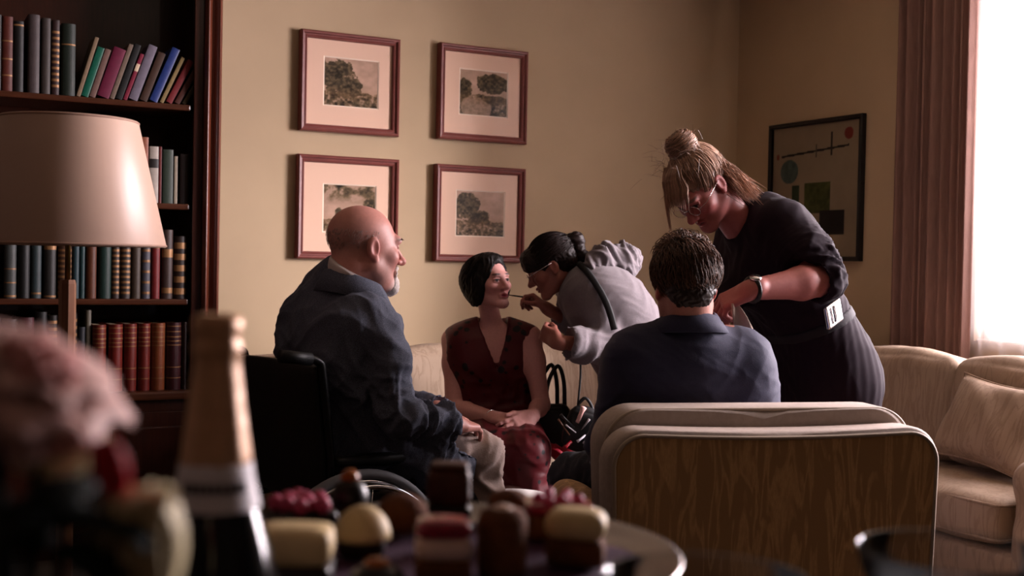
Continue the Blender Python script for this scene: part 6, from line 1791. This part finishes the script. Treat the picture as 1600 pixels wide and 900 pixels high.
def cake(u, d, w, h, kind, label, rot=0.0):
    c = P(u, 850, d)
    e = empty('petit_four', (c[0], c[1], ZC), label, 'cake', 'small cakes on the stand'); e.rotation_euler = (0, 0, -YAW + rot)
    def blk(name, z0, z1, m, sx=1.0, r=0.006): pymesh(name, *cushion_mesh(w * sx, w * 0.85 * sx, z1 - z0, r=min(r, (z1 - z0) * 0.45), puff=0.0015, n=8, wr=0.002), m, e, (0, 0, (z0 + z1) / 2))
    def dome(name, z0, z1, m, sx=1.0): pymesh(name, *lathe([(w / 2 * sx * math.cos(t), z0 + (z1 - z0) * math.sin(t)) for t in np.linspace(0, 1.53, 9)], 24), m, e)
    def beads(name, z, m, n, r, rad):
        for i in range(n):
            a = i * 2.4; q = rad * math.sqrt((i + 0.5) / n); pymesh(name, *lathe([(r * math.sin(t) + 1e-4, -r * math.cos(t)) for t in np.linspace(0.02, 3.12, 8)], 12), m, e, (q * math.cos(a), q * math.sin(a), z + r * 0.7))
    K = CAKE
    if kind == 'cream_block': blk('base', 0, h * 0.45, K['choc']); blk('cream', h * 0.42, h, K['cream'], 1.0, 0.008)
    elif kind == 'cream_dome': blk('base', 0, h * 0.45, K['choc'], 0.8); dome('cream', h * 0.35, h, K['cream'])
    elif kind == 'berry': blk('base', 0, h * 0.5, K['choc'], 0.85); beads('berry', h * 0.5, K['pink'] if rot > 0.5 else K['red'], 12, w * 0.12, w * 0.40)
    elif kind == 'ball': pymesh('ganache', *lathe([(w / 2 * math.sin(t) + 1e-4, h * 0.42 * (1 - math.cos(t))) for t in np.linspace(0.02, 3.12, 14)], 24), K['choc'], e); dome('caramel', h * 0.80, h, K['amber'], 0.5)
    elif kind == 'praline': pymesh('truffle', *lathe([(w / 2 * math.sin(t) + 1e-4, h * 0.5 * (1 - math.cos(t))) for t in np.linspace(0.02, 3.12, 14)], 24), K['sponge'], e); beads('crumb', h * 0.80, K['amber'], 5, w * 0.06, w * 0.25)
    elif kind == 'tower': blk('base', 0, h * 0.3, K['choc']); blk('sponge', h * 0.28, h * 0.9, K['brown'], 0.96); blk('top', h * 0.88, h, K['brown'], 0.85)
    elif kind == 'layered': blk('base', 0, h * 0.40, K['sponge']); blk('cream', h * 0.38, h * 0.74, K['white'], 1.0); blk('jelly', h * 0.72, h, K['red'], 1.0)
    elif kind == 'roll': pymesh('roll', *lathe([(w * 0.46, 0), (w * 0.5, h * 0.1), (w * 0.5, h * 0.8), (w * 0.42, h * 0.93), (0.001, h)], 24), K['sponge'], e); dome('icing', h * 0.86, h * 1.02, K['white'], 0.6)
    elif kind == 'jelly': blk('base', 0, h * 0.65, K['sponge']); blk('jelly', h * 0.62, h * 0.9, K['red'], 1.0); beads('berry', h * 0.86, K['pink'], 8, w * 0.09, w * 0.4)
    elif kind == 'cream_sponge': blk('base', 0, h * 0.5, K['sponge']); blk('cream', h * 0.48, h, K['cream'], 1.04, 0.010)
    return e
cake(460, 0.86, 0.056, 0.044, 'cream_block', 'square cake with a thick cream block on a dark base, frontmost on the stand', 0.05)
cake(566, 0.955, 0.046, 0.040, 'cream_dome', 'cake with a smooth cream dome behind the square cream block', 0)
cake(545, 1.085, 0.034, 0.046, 'ball', 'dark chocolate ball topped with a caramel drop')
cake(470, 1.035, 0.062, 0.040, 'berry', 'dark cake piled with bright red-pink berries next to the bottle', 0.6)
cake(628, 1.03, 0.044, 0.036, 'praline', 'round orange-brown truffle behind the cream dome')
cake(700, 1.095, 0.041, 0.052, 'tower', 'tall brown block cake at the back of the stand')
cake(692, 0.885, 0.041, 0.046, 'layered', 'layered cake with red jelly over white cream', 0.1)
cake(784, 0.905, 0.038, 0.052, 'roll', 'tall brown cake roll standing beside the layered cake')
cake(870, 1.04, 0.058, 0.034, 'jelly', 'flat sponge cake with a red jelly top and berries', 0.1)
cake(900, 0.945, 0.046, 0.042, 'cream_sponge', 'sponge cake under a rounded cream block near the plate rim', -0.15)
cake(795, 1.10, 0.040, 0.028, 'praline', 'low brown truffle at the back beside the tall block')
cake(590, 0.845, 0.040, 0.026, 'ball', 'low chocolate ball in front of the cream dome')
cake(700, 0.985, 0.030, 0.030, 'berry', 'small red berry tart in the middle of the stand', 0.2)

# coupe glasses
def glassmat():
    m = bpy.data.materials.new('clear_glass'); m.use_nodes = True; N = m.node_tree.nodes; L = m.node_tree.links
    N.remove(N['Principled BSDF']); out = N['Material Output']
    t = N.new('ShaderNodeBsdfTransparent'); t.inputs[0].default_value = (0.93, 0.93, 0.93, 1); g = N.new('ShaderNodeBsdfGlossy'); g.inputs['Roughness'].default_value = 0.12
    fr = N.new('ShaderNodeLayerWeight'); fr.inputs['Blend'].default_value = 0.32; mx = N.new('ShaderNodeMixShader')
    L.new(fr.outputs[0], mx.inputs[0]); L.new(t.outputs[0], mx.inputs[1]); L.new(g.outputs[0], mx.inputs[2]); L.new(mx.outputs[0], out.inputs[0])
    return m
M_GLASS = glassmat()
def coupe(u, d, label):
    c = P(u, 850, d); H_ = 0.153
    e = empty('coupe_glass', (c[0], c[1], ZT), label, 'glass', 'coupe glasses on the buffet')
    pymesh('foot', *lathe([(0.034, 0), (0.034, 0.002), (0.006, 0.007)], 40), M_GLASS, e)
    pymesh('stem', *lathe([(0.006, 0.007), (0.004, 0.02), (0.004, 0.085), (0.006, 0.095)], 20, cap=False), M_GLASS, e)
    pymesh('bowl', *lathe([(0.006, 0.095), (0.03, 0.103), (0.050, 0.118), (0.060, 0.138), (0.0635, H_), (0.0628, H_ + 0.0012), (0.0618, H_), (0.058, 0.139), (0.048, 0.120), (0.028, 0.106), (0.001, 0.100)], 56, cap=False), M_GLASS, e)
coupe(1492, 0.80, 'empty coupe glass farther from the cake stand')
coupe(1105, 0.715, 'empty coupe glass close to the cake stand rim')

# bouquet
fl_c = P(40, 700, 0.46)
vs = empty('flower_vase', (fl_c[0], fl_c[1], ZT), 'small dark vase of flowers standing on the buffet beside the bottle', 'vase')
pymesh('vase_body', *lathe([(0.03, 0), (0.042, 0.01), (0.048, 0.05), (0.036, 0.10), (0.030, 0.12), (0.034, 0.13), (0.031, 0.13), (0.027, 0.118), (0.03, 0.09)], 40), mat('dark_vase', '#101512', rough=0.7), vs)
def petal(w, h, curl, cup, n=6):
    V = []; F = []
    for i in range(n + 1):
        t = i / n
        for j in range(n + 1):
            s = j / n * 2 - 1
            ww = w * (math.sin(math.pi * (0.12 + 0.72 * t)) ** 0.7)
            V.append((s * ww, -cup * (s * s) * ww - curl * max(0, t - 0.6) ** 2 * h * 2.2 + 0.22 * h * math.sin(t * 2.2), h * t - curl * max(0, t - 0.75) ** 2 * h * 1.5))
    for i in range(n):
        for j in range(n): a = i * (n + 1) + j; F.append((a, a + 1, a + n + 2, a + n + 1))
    return V, F
def rose(u, v, d, R, tilt, m_in, m_out, m_leaf, label, layers=(5, 6, 7, 8), open_=1.0, hs=1.0):
    c = P(u, v, d)
    e = empty('rose', c, label, 'flower', 'flowers in the vase'); e.rotation_euler = tilt
    me = {}
    for li, n in enumerate(layers):
        t = li / (len(layers) - 1)
        key = pymesh('petal', *petal(R * (0.42 + 0.35 * t), hs * R * (1.15 + 0.2 * t), 0.2 + 0.9 * t * open_, 0.5), m_in if t < 0.5 else m_out, e)
        key.modifiers.new('thickness', 'SOLIDIFY').thickness = 0.0012
        for k in range(n):
            o = key if k == 0 else key.copy()
            if k: COL.objects.link(o); o.parent = e
            a = 2 * math.pi * (k + 0.37 * li) / n
            rr = R * (0.08 + 0.26 * t * open_)
            o.location = (rr * math.sin(a), -rr * math.cos(a) * -1 if False else -rr * math.cos(a), -0.25 * R * t)
            o.rotation_euler = (math.radians(-4 + 34 * t * open_), 0, a)
    pymesh('sepal', *lathe([(0.002, -R * 0.55), (R * 0.28, -R * 0.35), (R * 0.36, -R * 0.1), (R * 0.2, 0.0)], 12), m_leaf, e)
    st = np.array(Matrix.Rotation(0, 3, 'X') @ Vector((0, 0, 0)))
    end = Vector((fl_c[0], fl_c[1], ZT + 0.06)); R3 = e.rotation_euler.to_matrix().inverted()
    base = Vector((0, 0, -R * 0.5)); tgt = R3 @ (end - Vector(c)); mid = base * 0.5 + tgt * 0.5 + Vector((0, 0, -0.01))
    pymesh('stem', *tube([np.array(base), np.array(mid), np.array(tgt)], 0.003, 8), m_leaf, e)
    return e
M_PET1 = mat('petal_pink', '#e09a92', rough=0.6, noise=0.12, nscale=30); M_PET2 = mat('petal_blush', '#d9aca2', rough=0.6, noise=0.15, nscale=25)
M_PET3 = mat('petal_red', '#d01a28', rough=0.5); M_PET4 = mat('petal_cream', '#d8c69a', rough=0.6, noise=0.12, nscale=25)
M_LEAF = mat('leaf_green', '#16201a', rough=0.75, spec=0.2, noise=0.3, nscale=30)
rose(22, 650, 0.46, 0.028, (0.55, 0.25, 0.2), M_PET1, M_PET2, M_LEAF, 'large open pink rose at the edge of the bouquet')
rose(180, 762, 0.44, 0.0085, (0.1, -0.35, 0.4), M_PET3, M_PET3, M_LEAF, 'small bright red bud beside the pink rose', (3, 4), 0.15, 1.9)
rose(216, 945, 0.45, 0.0215, (0.05, -0.06, 0.8), M_PET4, M_PET4, M_LEAF, 'cream rosebud leaning towards the champagne bottle', (3, 4, 5), 0.22, 1.75)
rose(70, 720, 0.49, 0.020, (0.3, 0.2, 1.1), M_PET2, M_PET4, M_LEAF, 'smaller blush rose tucked behind the pink rose', (4, 5, 6), 0.7)
for i, (u, v, d, L_, az, el_) in enumerate([(60, 800, 0.43, 0.040, 2.6, -0.4), (105, 815, 0.44, 0.036, 0.9, -0.6), (20, 830, 0.43, 0.042, 1.8, -0.5), (90, 850, 0.45, 0.04, 0.4, -0.6), (40, 860, 0.43, 0.04, 3.1, -0.4), (120, 870, 0.46, 0.034, 1.4, -0.8), (5, 800, 0.45, 0.04, 2.2, -0.6)]):
    V, F = petal(L_ * 0.30, L_, 0.4, 0.3, 8)
    c = P(u, v, d)
    o = pymesh('leaf', V, F, M_LEAF, vs, np.array(c) - np.array(vs.location), (1.2 - el_, 0, az)); o.modifiers.new('thickness', 'SOLIDIFY').thickness = 0.0008
    pymesh('leaf_stem', *tube([c - np.array(vs.location), lerp(c - np.array(vs.location), (0, 0, 0.09), 0.5), (0, 0, 0.09)], 0.0018, 6), M_LEAF, vs)
